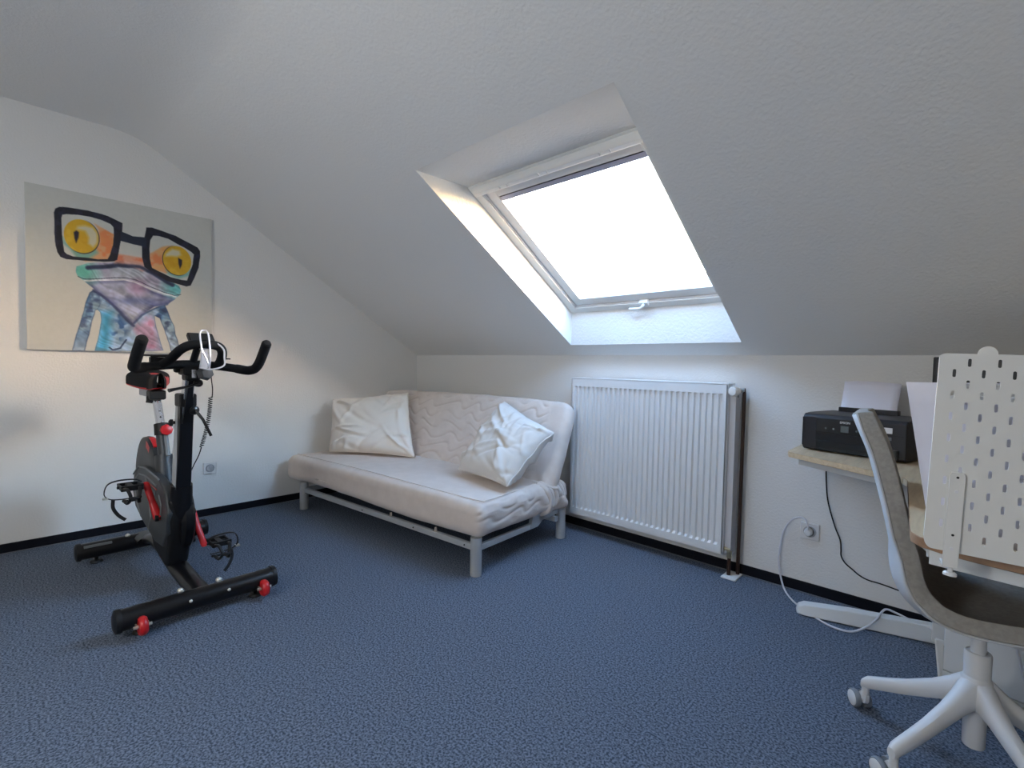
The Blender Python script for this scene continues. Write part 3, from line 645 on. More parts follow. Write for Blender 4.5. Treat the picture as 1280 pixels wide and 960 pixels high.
# cranks and pedals
AX = Vector((.580, 0, .338)); CV = Vector((-.085, 0, .150))
for l, sgn, nm in ((-.098, 1, 'r'), (.098, -1, 'l')):
    A = AX+Vector((0, l*.70, 0)); Bv = A+CV*sgn+Vector((0, l*.30, 0))
    g = MB(); g.tube([A-CV.normalized()*.012*sgn, A, (A+Bv)/2, Bv, Bv+CV.normalized()*.010*sgn], [.012, .020, .014, .0145, .009], 12, flat=(1, .7), up=(0, 1, 0)); ck = g.build('crank_arm', 'red', bike, smooth=True); tag(ck, 'red crank arm')
    g = MB(); g.lathe([(.016, 0), (.016, .014), (.008, .016)], A, (0, -1 if l < 0 else 1, 0), 12); g.tube([A, (A.x, 0, A.z)], .013, 10); g.build('crank_bolt', 'bolt' if 0 else 'blkmat', ck, smooth=True)
    d = -1 if l < 0 else 1
    pc = Bv+Vector((0, d*.062, 0))
    g = MB(); g.tube([Bv, Bv+Vector((0, d*.11, 0))], .007, 8)
    for sx_ in (-1, 1):
        g.box((pc.x+sx_*.042-.006, pc.y-.040, pc.z-.012), (pc.x+sx_*.042+.006, pc.y+.045, pc.z+.012))
    g.box((pc.x-.042, pc.y-.012, pc.z-.009), (pc.x+.042, pc.y+.012, pc.z+.009)); g.box((pc.x-.042, pc.y-.040, pc.z-.010), (pc.x+.042, pc.y-.032, pc.z+.010)); g.box((pc.x-.042, pc.y+.036, pc.z-.010), (pc.x+.042, pc.y+.044, pc.z+.010))
    pd = g.build('pedal', 'blkmat', bike, bevel=.002)
    g = MB(); Q = lambda x, y, z: (pc.x+x, pc.y+y*d, pc.z+z)
    for yy in (-.030, .030):
        g.tube(catmull([Q(.045, yy, 0), Q(.085, yy*.8, .004), Q(.105, yy*.5, -.030), Q(.075, yy*.7, -.062), Q(.02, yy*.8, -.060)], 5), .006, 8, flat=(1, 1.3))
    g.tube(catmull([Q(.105, -.022, -.030), Q(.112, 0, -.034), Q(.105, .022, -.030)], 5), .007, 8); g.tube(catmull([Q(.02, -.034, -.060), Q(.01, 0, -.066), Q(.02, .030, -.060)], 5), .006, 8)
    g.build('toe_cage', 'blkmat', pd, smooth=True)
    g = MB(); g.tube(catmull([Q(0, -.035, -.055), Q(-.01, .030, -.058), Q(-.01, .072, -.050), Q(-.01, .092, -.025), Q(-.01, .080, .018), Q(0, .040, .034), Q(0, -.020, .030), Q(0, -.045, .015)], 6), .006, 8, flat=(.35, 1.4))
    g.tube(catmull([Q(-.01, .060, -.055), Q(0, .062, -.09), Q(.01, .045, -.125), Q(.02, .02, -.150)], 6), .006, 8, flat=(.35, 1.2)); g.build('pedal_strap', 'blkmat', pd, smooth=True)
    g = MB(); g.box(Q(-.018, .080, -.048), Q(.006, .098, -.040)); g.build('strap_buckle', 'bolt', pd)
# coiled sensor cable
pts = [(.90, .060, 1.030), (.90, .062, 1.00), (.90, .066, .96), (.895, .066, .925)]
g = MB(); g.tube(catmull(pts, 5), .0022, 6); top_ = Vector((.895, .060, .925)); bot_ = Vector((.80, .050, .690)); sg = []
for k in range(0, 24*12+1):
    t = k/(24*12); c = top_.lerp(bot_, t); c.y += -.012*math.sin(t*PI)+.02*math.sin(t*PI); a = 2*PI*24*t
    sg.append(c+Vector((.0065*math.cos(a), .0075*math.sin(a), 0)))
g.tube(sg, .0018, 5); g.tube(catmull([bot_, (.78, .045, .65), (.74, .036, .60), (.72, .030, .57)], 5), .0022, 6); g.build('coil_cable', 'blkmat', bike, smooth=True)

# ================================================================ PAINTING
PP = {'lensL_out': [(0.131, 0.152),(0.138, 0.127),(0.156, 0.113),(0.176, 0.109),(0.227, 0.106),(0.293, 0.104),(0.35, 0.109),(0.394, 0.116),(0.433, 0.13),(0.47, 0.145),(0.468, 0.221),(0.455, 0.29),(0.441, 0.391),(0.424, 0.404),(0.372, 0.415),(0.284, 0.423),(0.187, 0.429),(0.158, 0.419),(0.144, 0.394),(0.136, 0.35),(0.132, 0.289),(0.133, 0.201)],
 'lensL_in': [(0.165, 0.178),(0.17, 0.158),(0.19, 0.15),(0.244, 0.143),(0.305, 0.141),(0.362, 0.15),(0.407, 0.164),(0.422, 0.182),(0.424, 0.23),(0.419, 0.297),(0.402, 0.365),(0.389, 0.395),(0.341, 0.404),(0.278, 0.404),(0.217, 0.407),(0.188, 0.398),(0.176, 0.385),(0.171, 0.335),(0.167, 0.282)],
 'bridge': [(0.46, 0.2),(0.525, 0.22),(0.601, 0.212),(0.6, 0.278),(0.525, 0.273),(0.459, 0.263)],
 'lensR_out': [(0.601, 0.145),(0.633, 0.139),(0.683, 0.149),(0.773, 0.168),(0.85, 0.2),(0.909, 0.225),(0.925, 0.249),(0.925, 0.286),(0.913, 0.37),(0.888, 0.446),(0.864, 0.506),(0.837, 0.516),(0.794, 0.508),(0.718, 0.492),(0.645, 0.454),(0.588, 0.415),(0.576, 0.354),(0.575, 0.278),(0.588, 0.224)],
 'lensR_in': [(0.638, 0.193),(0.668, 0.189),(0.727, 0.197),(0.78, 0.222),(0.826, 0.24),(0.869, 0.264),(0.885, 0.279),(0.877, 0.348),(0.859, 0.405),(0.841, 0.473),(0.806, 0.473),(0.741, 0.462),(0.681, 0.438),(0.631, 0.415),(0.619, 0.355),(0.617, 0.287),(0.623, 0.226)],
 'eyeL': [(0.261, 0.273),(0.348, 0.255),(0.262, 0.168)],
 'irisL': [(0.234, 0.269),(0.292, 0.257),(0.235, 0.178)],
 'pupL': [(0.236, 0.241),(0.249, 0.25),(0.246, 0.282),(0.233, 0.32),(0.226, 0.29),(0.223, 0.255)],
 'whiteL': [(0.28, 0.204),(0.317, 0.208),(0.339, 0.239),(0.338, 0.296),(0.316, 0.332),(0.291, 0.313),(0.295, 0.272),(0.28, 0.235),(0.237, 0.233),(0.243, 0.216)],
 'eyeR': [(0.781, 0.341),(0.869, 0.327),(0.782, 0.239)],
 'pupR': [(0.787, 0.32),(0.81, 0.332),(0.808, 0.363),(0.796, 0.396),(0.787, 0.362)],
 'whiteR': [(0.712, 0.305),(0.75, 0.263),(0.795, 0.268),(0.803, 0.298),(0.78, 0.315),(0.749, 0.316),(0.712, 0.322)],
 'skinL': [(0.324, 0.182),(0.374, 0.208),(0.426, 0.23),(0.438, 0.392),(0.278, 0.426),(0.232, 0.402),(0.218, 0.37),(0.266, 0.377),(0.309, 0.361),(0.341, 0.319),(0.351, 0.261),(0.342, 0.215)],
 'tealL': [(0.171, 0.297),(0.188, 0.332),(0.218, 0.362),(0.26, 0.378),(0.303, 0.37),(0.329, 0.33),(0.341, 0.364),(0.293, 0.416),(0.238, 0.413),(0.206, 0.368),(0.171, 0.335)],
 'nose': [(0.434, 0.353),(0.477, 0.352),(0.587, 0.354),(0.621, 0.375),(0.621, 0.43),(0.575, 0.444),(0.487, 0.417),(0.423, 0.424)],
 'skinR': [(0.617, 0.321),(0.653, 0.293),(0.697, 0.255),(0.75, 0.241),(0.712, 0.278),(0.693, 0.343),(0.704, 0.393),(0.741, 0.427),(0.711, 0.444),(0.631, 0.422),(0.617, 0.372)],
 'tealR': [(0.711, 0.418),(0.771, 0.445),(0.825, 0.428),(0.865, 0.386),(0.849, 0.438),(0.794, 0.463),(0.726, 0.442)],
 'head': [(0.233, 0.464),(0.29, 0.437),(0.423, 0.409),(0.487, 0.39),(0.587, 0.408),(0.678, 0.463),(0.792, 0.518),(0.803, 0.545),(0.798, 0.578),(0.767, 0.614),(0.725, 0.653),(0.642, 0.683),(0.596, 0.722),(0.55, 0.773),(0.522, 0.82),(0.495, 0.785),(0.452, 0.735),(0.41, 0.692),(0.359, 0.645),(0.318, 0.598),(0.274, 0.556),(0.24, 0.529),(0.23, 0.496)],
 'jaw': [(0.274, 0.556),(0.422, 0.523),(0.503, 0.515),(0.563, 0.541),(0.643, 0.579),(0.731, 0.603),(0.767, 0.614),(0.725, 0.653),(0.642, 0.683),(0.596, 0.722),(0.55, 0.773),(0.522, 0.82),(0.495, 0.785),(0.452, 0.735),(0.41, 0.692),(0.359, 0.645),(0.318, 0.598)],
 'mouth': [(0.24, 0.529),(0.269, 0.541),(0.319, 0.534),(0.422, 0.51),(0.486, 0.503),(0.541, 0.51),(0.614, 0.541),(0.689, 0.57),(0.761, 0.589),(0.801, 0.578)],
 'lip2': [(0.269, 0.55),(0.37, 0.533),(0.475, 0.517),(0.53, 0.525),(0.614, 0.555),(0.701, 0.582),(0.773, 0.599)],
 'brow': [(0.29, 0.467),(0.381, 0.444),(0.444, 0.424),(0.498, 0.422),(0.564, 0.418),(0.643, 0.454),(0.75, 0.516)],
 'armL': [(0.318, 0.608),(0.369, 0.651),(0.389, 0.688),(0.358, 0.717),(0.322, 0.733),(0.311, 0.786),(0.296, 0.865),(0.267, 0.998),(0.211, 1.0),(0.231, 0.895),(0.262, 0.765),(0.283, 0.673),(0.298, 0.626)],
 'torso': [(0.358, 0.658),(0.41, 0.692),(0.452, 0.735),(0.522, 0.82),(0.55, 0.773),(0.596, 0.722),(0.653, 0.689),(0.677, 0.714),(0.644, 0.745),(0.653, 0.814),(0.693, 0.984),(0.319, 0.997),(0.341, 0.888),(0.352, 0.796),(0.347, 0.744),(0.332, 0.726)],
 'armR': [(0.653, 0.689),(0.701, 0.656),(0.724, 0.717),(0.754, 0.807),(0.787, 0.948),(0.79, 0.98),(0.741, 0.982),(0.717, 0.88),(0.676, 0.756),(0.641, 0.738)],
 'torsoBlue': [(0.352, 0.744),(0.41, 0.738),(0.403, 0.871),(0.386, 0.994),(0.319, 0.997),(0.341, 0.888)],
 'torsoDark': [(0.384, 0.669),(0.452, 0.735),(0.505, 0.824),(0.472, 0.894),(0.45, 0.935),(0.392, 0.898),(0.419, 0.817),(0.43, 0.763)],
 'torsoPink': [(0.527, 0.836),(0.618, 0.747),(0.641, 0.773),(0.658, 0.855),(0.675, 0.981),(0.605, 0.983),(0.56, 0.889)],
 'swirl': [(0.392, 0.971),(0.407, 0.987),(0.45, 0.975),(0.483, 0.92)],
 'fold1': [(0.318, 0.608),(0.379, 0.656),(0.441, 0.722),(0.5, 0.798),(0.522, 0.82)],
 'fold2': [(0.528, 0.802),(0.573, 0.744),(0.642, 0.697),(0.719, 0.658)]}

def canvas_colors(nu, nv):
    u = (np.arange(nu)+.5)/nu; v = (np.arange(nv)+.5)/nv; U, V = np.meshgrid(u, v)
    def smooth_noise(sc, seed, oct_=3):
        r = np.random.RandomState(seed); out_ = np.zeros_like(U); amp = 1.0; tot = 0
        for o in range(oct_):
            n_ = int(sc*2**o)+2; G = r.rand(n_+2, n_+2)
            x = U*n_; y = V*n_; xi = x.astype(int); yi = y.astype(int); fx = x-xi; fy = y-yi; fx = fx*fx*(3-2*fx); fy = fy*fy*(3-2*fy)
            out_ += amp*((G[yi, xi]*(1-fx)+G[yi, xi+1]*fx)*(1-fy)+(G[yi+1, xi]*(1-fx)+G[yi+1, xi+1]*fx)*fy); tot += amp; amp *= .5
        return out_/tot
    wx = (smooth_noise(14, 1)-.5)*.010; wy = (smooth_noise(14, 2)-.5)*.010
    def sdf(poly, closed=True, warp=1.0):
        X = U+wx*warp; Y = V+wy*warp; P_ = np.array(poly); n_ = len(P_); D = np.full(U.shape, 9.0); ins = np.zeros(U.shape, bool)
        for i in range(n_ if closed else n_-1):
            a = P_[i]; b_ = P_[(i+1) % n_]; d = b_-a; L = max(d@d, 1e-12)
            t = np.clip(((X-a[0])*d[0]+(Y-a[1])*d[1])/L, 0, 1); D = np.minimum(D, np.hypot(X-a[0]-t*d[0], Y-a[1]-t*d[1]))
            if closed:
                c = ((a[1] > Y) != (b_[1] > Y)) & (X < (b_[0]-a[0])*(Y-a[1])/(b_[1]-a[1]+1e-12)+a[0]); ins ^= c
        return np.where(ins, -D, D) if closed else D
    img = np.empty(U.shape+(3,)); img[:] = np.array((205, 205, 198))/255.
    img += ((smooth_noise(60, 9, 2)-.5)*.02)[..., None]
    def mixc(mask, col):
        c = np.array(col)/255.; m_ = np.clip(mask, 0, 1)[..., None]; img[:] = img*(1-m_)+c*m_
    def fill(name, col, soft=.004, alpha=1.0, warp=1.0): mixc(alpha*np.clip(.5-sdf(PP[name], True, warp)/soft, 0, 1), col)
    def line(name, col, wd, alpha=1.0, warp=1.0): mixc(alpha*np.clip(1.4-sdf(PP[name], False, warp)/wd, 0, 1), col)
    n1, n2, n3 = smooth_noise(9, 21, 4), smooth_noise(22, 22, 3), smooth_noise(5, 23, 3)
    # arms and body
    for a in ('armL', 'armR'):
        m_ = np.clip(.5-sdf(PP[a])/.004, 0, 1); mixc(m_, (150, 180, 200)); mixc(m_*np.clip((n1-.42)*5, 0, 1)*.9, (60, 100, 145)); mixc(m_*np.clip((n2-.55)*6, 0, 1)*.7, (40, 55, 95)); mixc(m_*np.clip((V-.78)*5, 0, 1)*.6, (190, 200, 212))
        e_ = np.abs(sdf(PP[a])); mixc(np.clip(1.2-e_/.004, 0, 1)*.55, (45, 65, 100))
    m_ = np.clip(.5-sdf(PP['torso'])/.004, 0, 1); mixc(m_, (150, 178, 205)); mixc(m_*np.clip((n2-.5)*5, 0, 1)*.6, (175, 195, 212))
    b_ = np.clip(.5-sdf(PP['torsoBlue'])/.05, 0, 1)*m_; mixc(b_, (70, 160, 200)); b_ = np.clip(.5-sdf(PP['torsoPink'])/.05, 0, 1)*m_; mixc(b_*.85, (190, 150, 178)); mixc(b_*np.clip((n2-.5)*5, 0, 1)*.7, (175, 120, 150))
    b_ = np.clip(.5-sdf(PP['torsoDark'])/.05, 0, 1)*m_; mixc(b_*np.clip((n2-.40)*6, 0, 1)*.85, (40, 80, 135)); mixc(b_*np.clip((n1-.5)*8, 0, 1)*.75, (30, 50, 90))
    mixc(m_*np.clip(1.2-np.abs(sdf(PP['torso']))/.005, 0, 1)*.45, (40, 70, 110)); line('swirl', (30, 45, 80), .005, .9)
    # head
    m_ = np.clip(.5-sdf(PP['head'])/.004, 0, 1); mixc(m_, (172, 180, 195)); mixc(m_*np.clip((n1-.45)*5, 0, 1)*.5, (150, 135, 165))
    jw = np.clip(.5-sdf(PP['jaw'])/.006, 0, 1); mixc(jw, (168, 172, 196)); mixc(jw*np.clip(1-np.hypot((U-.57)/.22, (V-.66)/.05), 0, 1)*1.2, (95, 110, 160)); mixc(jw*np.clip(1-np.hypot((U-.56)/.10, (V-.74)/.11), 0, 1)*1.1, (205, 210, 222)); mixc(jw*np.clip((n3-.5)*6, 0, 1)*.6, (120, 125, 165)); mixc(jw*np.clip((n1-.52)*6, 0, 1)*.5, (185, 190, 205)); mixc(jw*np.clip(1.3-np.abs(sdf(PP['jaw']))/.022, 0, 1)*.55, (66, 72, 120))
    for cx_, cy_, r_, c_ in ((PP['head'][0][0]+.03, PP['head'][0][1]+.03, .11, (105, 185, 170)), (PP['head'][7][0]-.03, PP['head'][7][1]-.01, .11, (105, 185, 190)), (.55, .56, .08, (170, 145, 175))): mixc(m_*np.clip(1-np.hypot(U-cx_, V-cy_)/r_, 0, 1)*1.3, c_)
    lower = np.clip(1.3-sdf(PP['lip2'], False)/.006, 0, 1); mixc(lower*m_*.9, (222, 224, 226))
    line('mouth', (45, 40, 60), .0022, .95, .3); line('brow', (35, 45, 75), .013, .85); line('fold1', (45, 55, 95), .009, .7); line('fold2', (50, 70, 115), .006, .6)
    # upper face
    fill('nose', (215, 160, 135), .012); mixc(np.clip(.5-sdf(PP['nose'])/.02, 0, 1)*np.clip((n2-.5)*6, 0, 1)*.8, (215, 120, 85)); mixc(np.clip(.5-sdf(PP['nose'])/.02, 0, 1)*np.clip((V-.385)*22, 0, 1)*.8, (150, 145, 165))
    line('brow', (35, 45, 75), .012, .8)
    for sk, tl in (('skinL', 'tealL'), ('skinR', 'tealR')):
        m_ = np.clip(.5-sdf(PP[sk])/.012, 0, 1); mixc(m_, (222, 165, 120)); mixc(m_*np.clip((n2-.47)*6, 0, 1)*.8, (228, 130, 75)); mixc(m_*np.clip((n1-.5)*5, 0, 1)*.5, (225, 175, 90)); fill(tl, (110, 175, 165), .02, .85)
    def ell(cx_, cy_, rx, ry): return np.hypot((U-cx_)/rx, (V-cy_)/ry)
    for cn_, px_, white, pup, flip in (('eyeL', 'irisL', 'whiteL', 'pupL', 1), ('eyeR', None, 'whiteR', 'pupR', -1)):
        c_, ex_, ey_ = PP[cn_]; rx, ry = abs(ex_[0]-c_[0]), abs(ey_[1]-c_[1])*1.02
        e_ = ell(c_[0], c_[1], rx, ry); m_ = np.clip((1-e_)*30, 0, 1); mixc(m_, (214, 170, 40)); mixc(m_*np.clip((n2-.45)*5, 0, 1)*.7, (228, 190, 60)); mixc(m_*np.clip((n1-.55)*6, 0, 1)*.5, (205, 150, 20))
        fill(white, (212, 208, 190), .02, .9)
        mixc(np.clip(1.2-np.abs(e_-1)/.035, 0, 1)*np.clip(.35+flip*(U-c_[0])/rx+.5*(V-c_[1])/ry, 0, 1), (30, 32, 40)); fill(pup, (40, 34, 52), .008, 1, .4)
    # painterly streaks inside the animal
    st = smooth_noise(30, 41, 3); sv = (smooth_noise(6, 42, 2)-.5)
    X2 = U+sv*.10; Y2 = V-sv*.06; t1_ = (X2*.8+Y2*.6); t2_ = (-X2*.6+Y2*.8)
    rs = np.random.RandomState(9); G_ = rs.rand(16, 140); a_ = np.clip(t1_*7+1, 0, 14.99); b2_ = np.clip((t2_+.7)*85, 0, 138.9); ai, bi = a_.astype(int), b2_.astype(int); fa_, fb_ = a_-ai, b2_-bi
    bands_ = (G_[ai, bi]*(1-fa_)+G_[np.minimum(ai+1, 15), bi]*fa_)*(1-fb_)+(G_[ai, bi+1]*(1-fa_)+G_[np.minimum(ai+1, 15), bi+1]*fa_)*fb_
    inside = np.zeros(U.shape)
    for nm in ('head', 'torso', 'armL', 'armR'): inside = np.maximum(inside, np.clip(.5-sdf(PP[nm])/.006, 0, 1))
    img *= (1+inside*((bands_-.5)*.34+(st-.5)*.35))[..., None]
    # spectacles
    for o_, i_ in (('lensL_out', 'lensL_in'), ('lensR_out', 'lensR_in')):
        a = np.clip(.5-sdf(PP[o_], True, .3)/.003, 0, 1)*(1-np.clip(.5-sdf(PP[i_], True, .3)/.003, 0, 1)); mixc(a, (28, 30, 42)); mixc(a*np.clip((n2-.52)*6, 0, 1)*.5, (52, 50, 80))
    outside = None
    fill('bridge', (34, 42, 60), .003, 1, .3)
    return np.clip(img, 0, 1)
PW, PH, PD = .90, .914, .034
canvas = thing('painting', 'square canvas painting of a frog wearing big black spectacles on the gable wall', 'painting', (0, -2.622, 1.127))
g = MB(); g.box((.001, 0, 0), (PD, PW, PH)); g.build('canvas_stretcher', 'pvc', canvas)
NU = NV = 330
yy, zz = np.meshgrid(np.linspace(0, PW, NU+1), np.linspace(PH, 0, NV+1))
verts = np.stack([np.full(yy.size, PD+.0006), yy.ravel(), zz.ravel()], 1)
idx = np.arange((NU+1)*(NV+1)).reshape(NV+1, NU+1)
quads = np.stack([idx[:-1, :-1].ravel(), idx[1:, :-1].ravel(), idx[1:, 1:].ravel(), idx[:-1, 1:].ravel()], 1)
me = bpy.data.meshes.new('printed_face'); me.from_pydata(verts.tolist(), [], quads.tolist())
img = canvas_colors(NU+1, NV+1); lin = np.where(img <= .04045, img/12.92, ((img+.055)/1.055)**2.4)
ca = me.color_attributes.new('paint', 'FLOAT_COLOR', 'POINT'); ca.data.foreach_set('color', np.concatenate([lin.reshape(-1, 3), np.ones((lin.shape[0]*lin.shape[1], 1))], 1).ravel().astype(np.float32))
pm = bpy.data.materials.new('painted_canvas'); pm.use_nodes = True; b_ = pm.node_tree.nodes['Principled BSDF']; b_.inputs['Roughness'].default_value = .7
an = pm.node_tree.nodes.new('ShaderNodeAttribute'); an.attribute_name = 'paint'; pm.node_tree.links.new(an.outputs['Color'], b_.inputs['Base Color'])
me.materials.append(pm); pf = bpy.data.objects.new('printed_face', me); COL.objects.link(pf); pf.parent = canvas
# ================================================================ WALL SOCKETS
def socket(loc, rz, label, plug=False):
    t = thing('wall_socket', label, 'socket', loc, rz)    # local: -y is out of the wall
    g = MB(); g.box((-.0405, -.011, -.0405), (.0405, 0, .0405)); pl_ = g.build('cover_plate', 'whiteplastic', t, bevel=.003)
    g = MB(); g.lathe([(.0275, 0), (.0275, .002), (.0205, .002), (.0195, -.008), (0, -.008)], (0, -.011, 0), (0, -1, 0), 28); g.build('socket_well', 'steel_grey', t, smooth=True)
    if not plug:
        g = MB(); g.lathe([(.0025, 0), (.0025, .0006)], (-.0095, -.0018, 0), (0, -1, 0), 8); g.lathe([(.0025, 0), (.0025, .0006)], (.0095, -.0018, 0), (0, -1, 0), 8); g.each('pin_hole', 'gap', t)
        g = MB(); g.box((-.002, -.011, .015), (.002, -.004, .020)); g.box((-.002, -.011, -.020), (.002, -.004, -.015)); g.each('earth_clip', 'bolt', t)
    return t
socket((0.0005, -1.729, .335), PI/2, 'white wall socket low on the gable wall beside the sofa bed')
socket((3.283, -.0005, .309), 0, 'white wall socket under the desk with a plug in it', True)
g = MB(); g.lathe([(.010, -.006), (.0185, .0), (.0185, .022), (.013, .030), (.0, .031)], (3.280, -.010, .309), (0, -1, 0), 22)
wc = thing('power_cable', 'white power cable looping from the wall socket down over the desk foot', 'cable', (3.28, -.03, .309))
plug = g.build('plug', 'whiteplastic', wc, smooth=True); plug.matrix_parent_inverse = Matrix.Translation((-3.28, .03, -.309))
g = MB(); cpts = [(3.281, -.036, .318), (3.280, -.040, .345), (3.268, -.035, .368), (3.243, -.028, .374), (3.205, -.024, .350), (3.175, -.024, .295), (3.161, -.024, .22), (3.156, -.026, .13), (3.172, -.036, .05), (3.205, -.085, .012), (3.262, -.165, .006), (3.330, -.225, .005), (3.42, -.290, .005), (3.50, -.295, .008), (3.55, -.255, .03), (3.580, -.205, .058), (3.592, -.165, .078), (3.605, -.13, .082), (3.635, -.115, .072), (3.70, -.13, .062), (3.765, -.15, .060)]
g.tube(catmull(cpts, 7), .0042, 8); cb = g.build('cord', 'cable_w', wc, smooth=True); cb.matrix_parent_inverse = Matrix.Translation((-3.28, .03, -.309))
g = MB(); cpts = [(3.345, -.030, .722), (3.342, -.022, .66), (3.343, -.020, .585), (3.350, -.018, .50), (3.362, -.016, .44), (3.388, -.016, .355), (3.409, -.016, .303), (3.414, -.016, .26), (3.416, -.016, .229), (3.432, -.016, .200), (3.461, -.016, .178), (3.49, -.016, .158), (3.523, -.016, .147), (3.575, -.016, .144), (3.68, -.018, .13)]
g.tube(catmull(cpts, 6), .0032, 8); tag(g.build('printer_cable', 'blkmat', smooth=True), 'thin black cable hanging down the wall from the desk', 'cable')

# ================================================================ DESK
DZ = .75
desk = thing('desk', 'L-shaped oak-topped desk with white lifting frame in the right corner', 'desk', (3.7, -.4, 0))
DI = Matrix.Translation((-3.7, .4, 0))
def dk(o): o.matrix_parent_inverse = DI; return o
top = [(3.262, -.055), (3.262, -.10), (3.270, -.40), (3.283, -.436), (3.32, -.462), (3.514, -.586), (3.602, -.642), (3.655, -.672), (3.684, -.692), (3.697, -.74), (3.724, -1.051), (3.750, -1.345), (3.754, -1.378), (3.771, -1.404), (3.81, -1.425), (3.86, -1.438), (3.95, -1.452), (4.62, -1.545), (4.62, -.055)]
g = MB(); g.prism(top, DZ-.022, DZ-.0008, 'z'); tt = dk(g.build('tabletop', 'oakedge', desk, bevel=.002, seg=1))
g = MB(); cx_ = sum(p[0] for p in top)/len(top); g.prism([(x+(4.0-x)*.002, y+(-.6-y)*.002) for x, y in top], DZ-.0008, DZ, 'z'); v_ = g.build('top_veneer', 'oak', tt); v_.matrix_parent_inverse = Matrix()
# lit edge band of the light laminate along the printer wing
g = MB(); wing = top[1:10]
for i in range(len(wing)-1):
    (xa, ya), (xb, yb2) = wing[i], wing[i+1]
    d = Vector((xb-xa, yb2-ya, 0)).normalized(); n_ = Vector((d.y, -d.x, 0)); n_ = n_ if n_.y < .2 and n_.dot(Vector((-1, -1, 0))) > 0 else -n_
    A = Vector((xa, ya, 0)); B = Vector((xb, yb2, 0)); g.add([A+n_*.0008+Vector((0, 0, DZ-.021)), B+n_*.0008+Vector((0, 0, DZ-.021)), B+n_*.0008+Vector((0, 0, DZ-.001)), A+n_*.0008+Vector((0, 0, DZ-.001))], [(0, 1, 2, 3)])
e_ = g.build('edge_band', 'oak', tt, solid=.001); e_.matrix_parent_inverse = Matrix()
# frame rails
def bar(mb, a, b2, w_, z0, z1):
    A = Vector((*a, 0)); B = Vector((*b2, 0)); d = (B-A).normalized(); n_ = Vector((-d.y, d.x, 0))*w_/2
    mb.add([A-n_+Vector((0, 0, z0)), B-n_+Vector((0, 0, z0)), B+n_+Vector((0, 0, z0)), A+n_+Vector((0, 0, z0)), A-n_+Vector((0, 0, z1)), B-n_+Vector((0, 0, z1)), B+n_+Vector((0, 0, z1)), A+n_+Vector((0, 0, z1))],
           [(3, 2, 1, 0), (4, 5, 6, 7), (0, 1, 5, 4), (1, 2, 6, 5), (2, 3, 7, 6), (3, 0, 4, 7)])
g = MB(); bar(g, (3.315, -.36), (3.66, -.57), .04, DZ-.058, DZ-.022); bar(g, (3.33, -.09), (4.5, -.09), .04, DZ-.058, DZ-.022); bar(g, (3.335, -.10), (3.335, -.36), .04, DZ-.058, DZ-.022); dk(g.build('frame_rail', 'desk_w', desk, bevel=.002))
g = MB(); bar(g, (3.79, -1.385), (4.60, -1.49), .05, DZ-.052, DZ-.022); bar(g, (3.76, -.62), (3.80, -1.36), .04, DZ-.052, DZ-.022); dk(g.build('frame_rail', 'desk_w', desk, bevel=.002))
# T foot and column at the wall
g = MB()
fa, fb = Vector((3.292, -.250, 0)), Vector((3.775, -.110, 0)); d = (fb-fa).normalized(); n_ = Vector((-d.y, d.x, 0)); vs = []
prof = [(0, .020, .010), (.006, .031, .034), (.03, .038, .046), (.20, .038, .058), (.487, .038, .066)]
for s_, hw, hz in prof:
    c = fa+d*s_; vs += [c-n_*hw, c+n_*hw, c+n_*hw*.62+Vector((0, 0, hz)), c-n_*hw*.62+Vector((0, 0, hz))]
vs = [v+Vector((0, 0, .004)) for v in vs]
f_ = [(0, 1, 2, 3)]+[tuple(len(vs)-4+k for k in (3, 2, 1, 0))]
for i in range(len(prof)-1):
    for k in range(4): f_.append((i*4+k, i*4+(k+1) % 4, (i+1)*4+(k+1) % 4, (i+1)*4+k))
g.add(vs, f_); dk(g.build('foot', 'desk_w', desk, bevel=.006))
g = MB(); g.box((3.755, -.20, .03), (3.80, -.10, DZ-.022)); g.box((3.765, -.19, .30), (3.79, -.11, .5)); dk(g.build('lifting_column', 'desk_w', desk, bevel=.004))
g = MB(); g.box((4.46, -1.30, .0), (4.50, -.30, .06)); dk(g.build('foot', 'desk_w', desk, bevel=.006))
g = MB(); g.box((4.455, -.85, .05), (4.505, -.75, DZ-.022)); dk(g.build('lifting_column', 'desk_w', desk, bevel=.004))

# drawer unit under the desk
CA = math.radians(-15)
cab = thing('drawer_unit', 'plain white drawer unit standing under the desk behind the swivel chair', 'cabinet', (3.795, -.500, 0), CA)
g = MB(); g.box((0.0, .018, .008), (.42, .40, .60)); g.build('carcass', 'desk_w', cab, bevel=.002)
g = MB(); g.box((.004, 0, .075), (.418, .016, .33)); g.build('drawer_front', 'desk_w', cab, bevel=.002)
g = MB(); g.box((.004, 0, .334), (.418, .016, .594)); g.build('drawer_front', 'desk_w', cab, bevel=.002)
g = MB(); g.box((.0, .004, .0), (.42, .020, .070)); g.build('plinth', 'desk_w', cab, bevel=.002)
g = MB(); g.add([(.004, -.001, .008), (-.016, -.006, .17), (-.020, -.006, .17), (-.004, -.001, .008), (.004, .012, .008), (.0, .012, .17), (-.02, .008, .17), (-.004, .012, .008)], [(0, 1, 2, 3), (7, 6, 5, 4), (0, 4, 5, 1), (1, 5, 6, 2), (2, 6, 7, 3), (3, 7, 4, 0)]); g.build('lit_edge_strip', 'pvc', cab)  # whiter strip put in for the lit edge of the unit

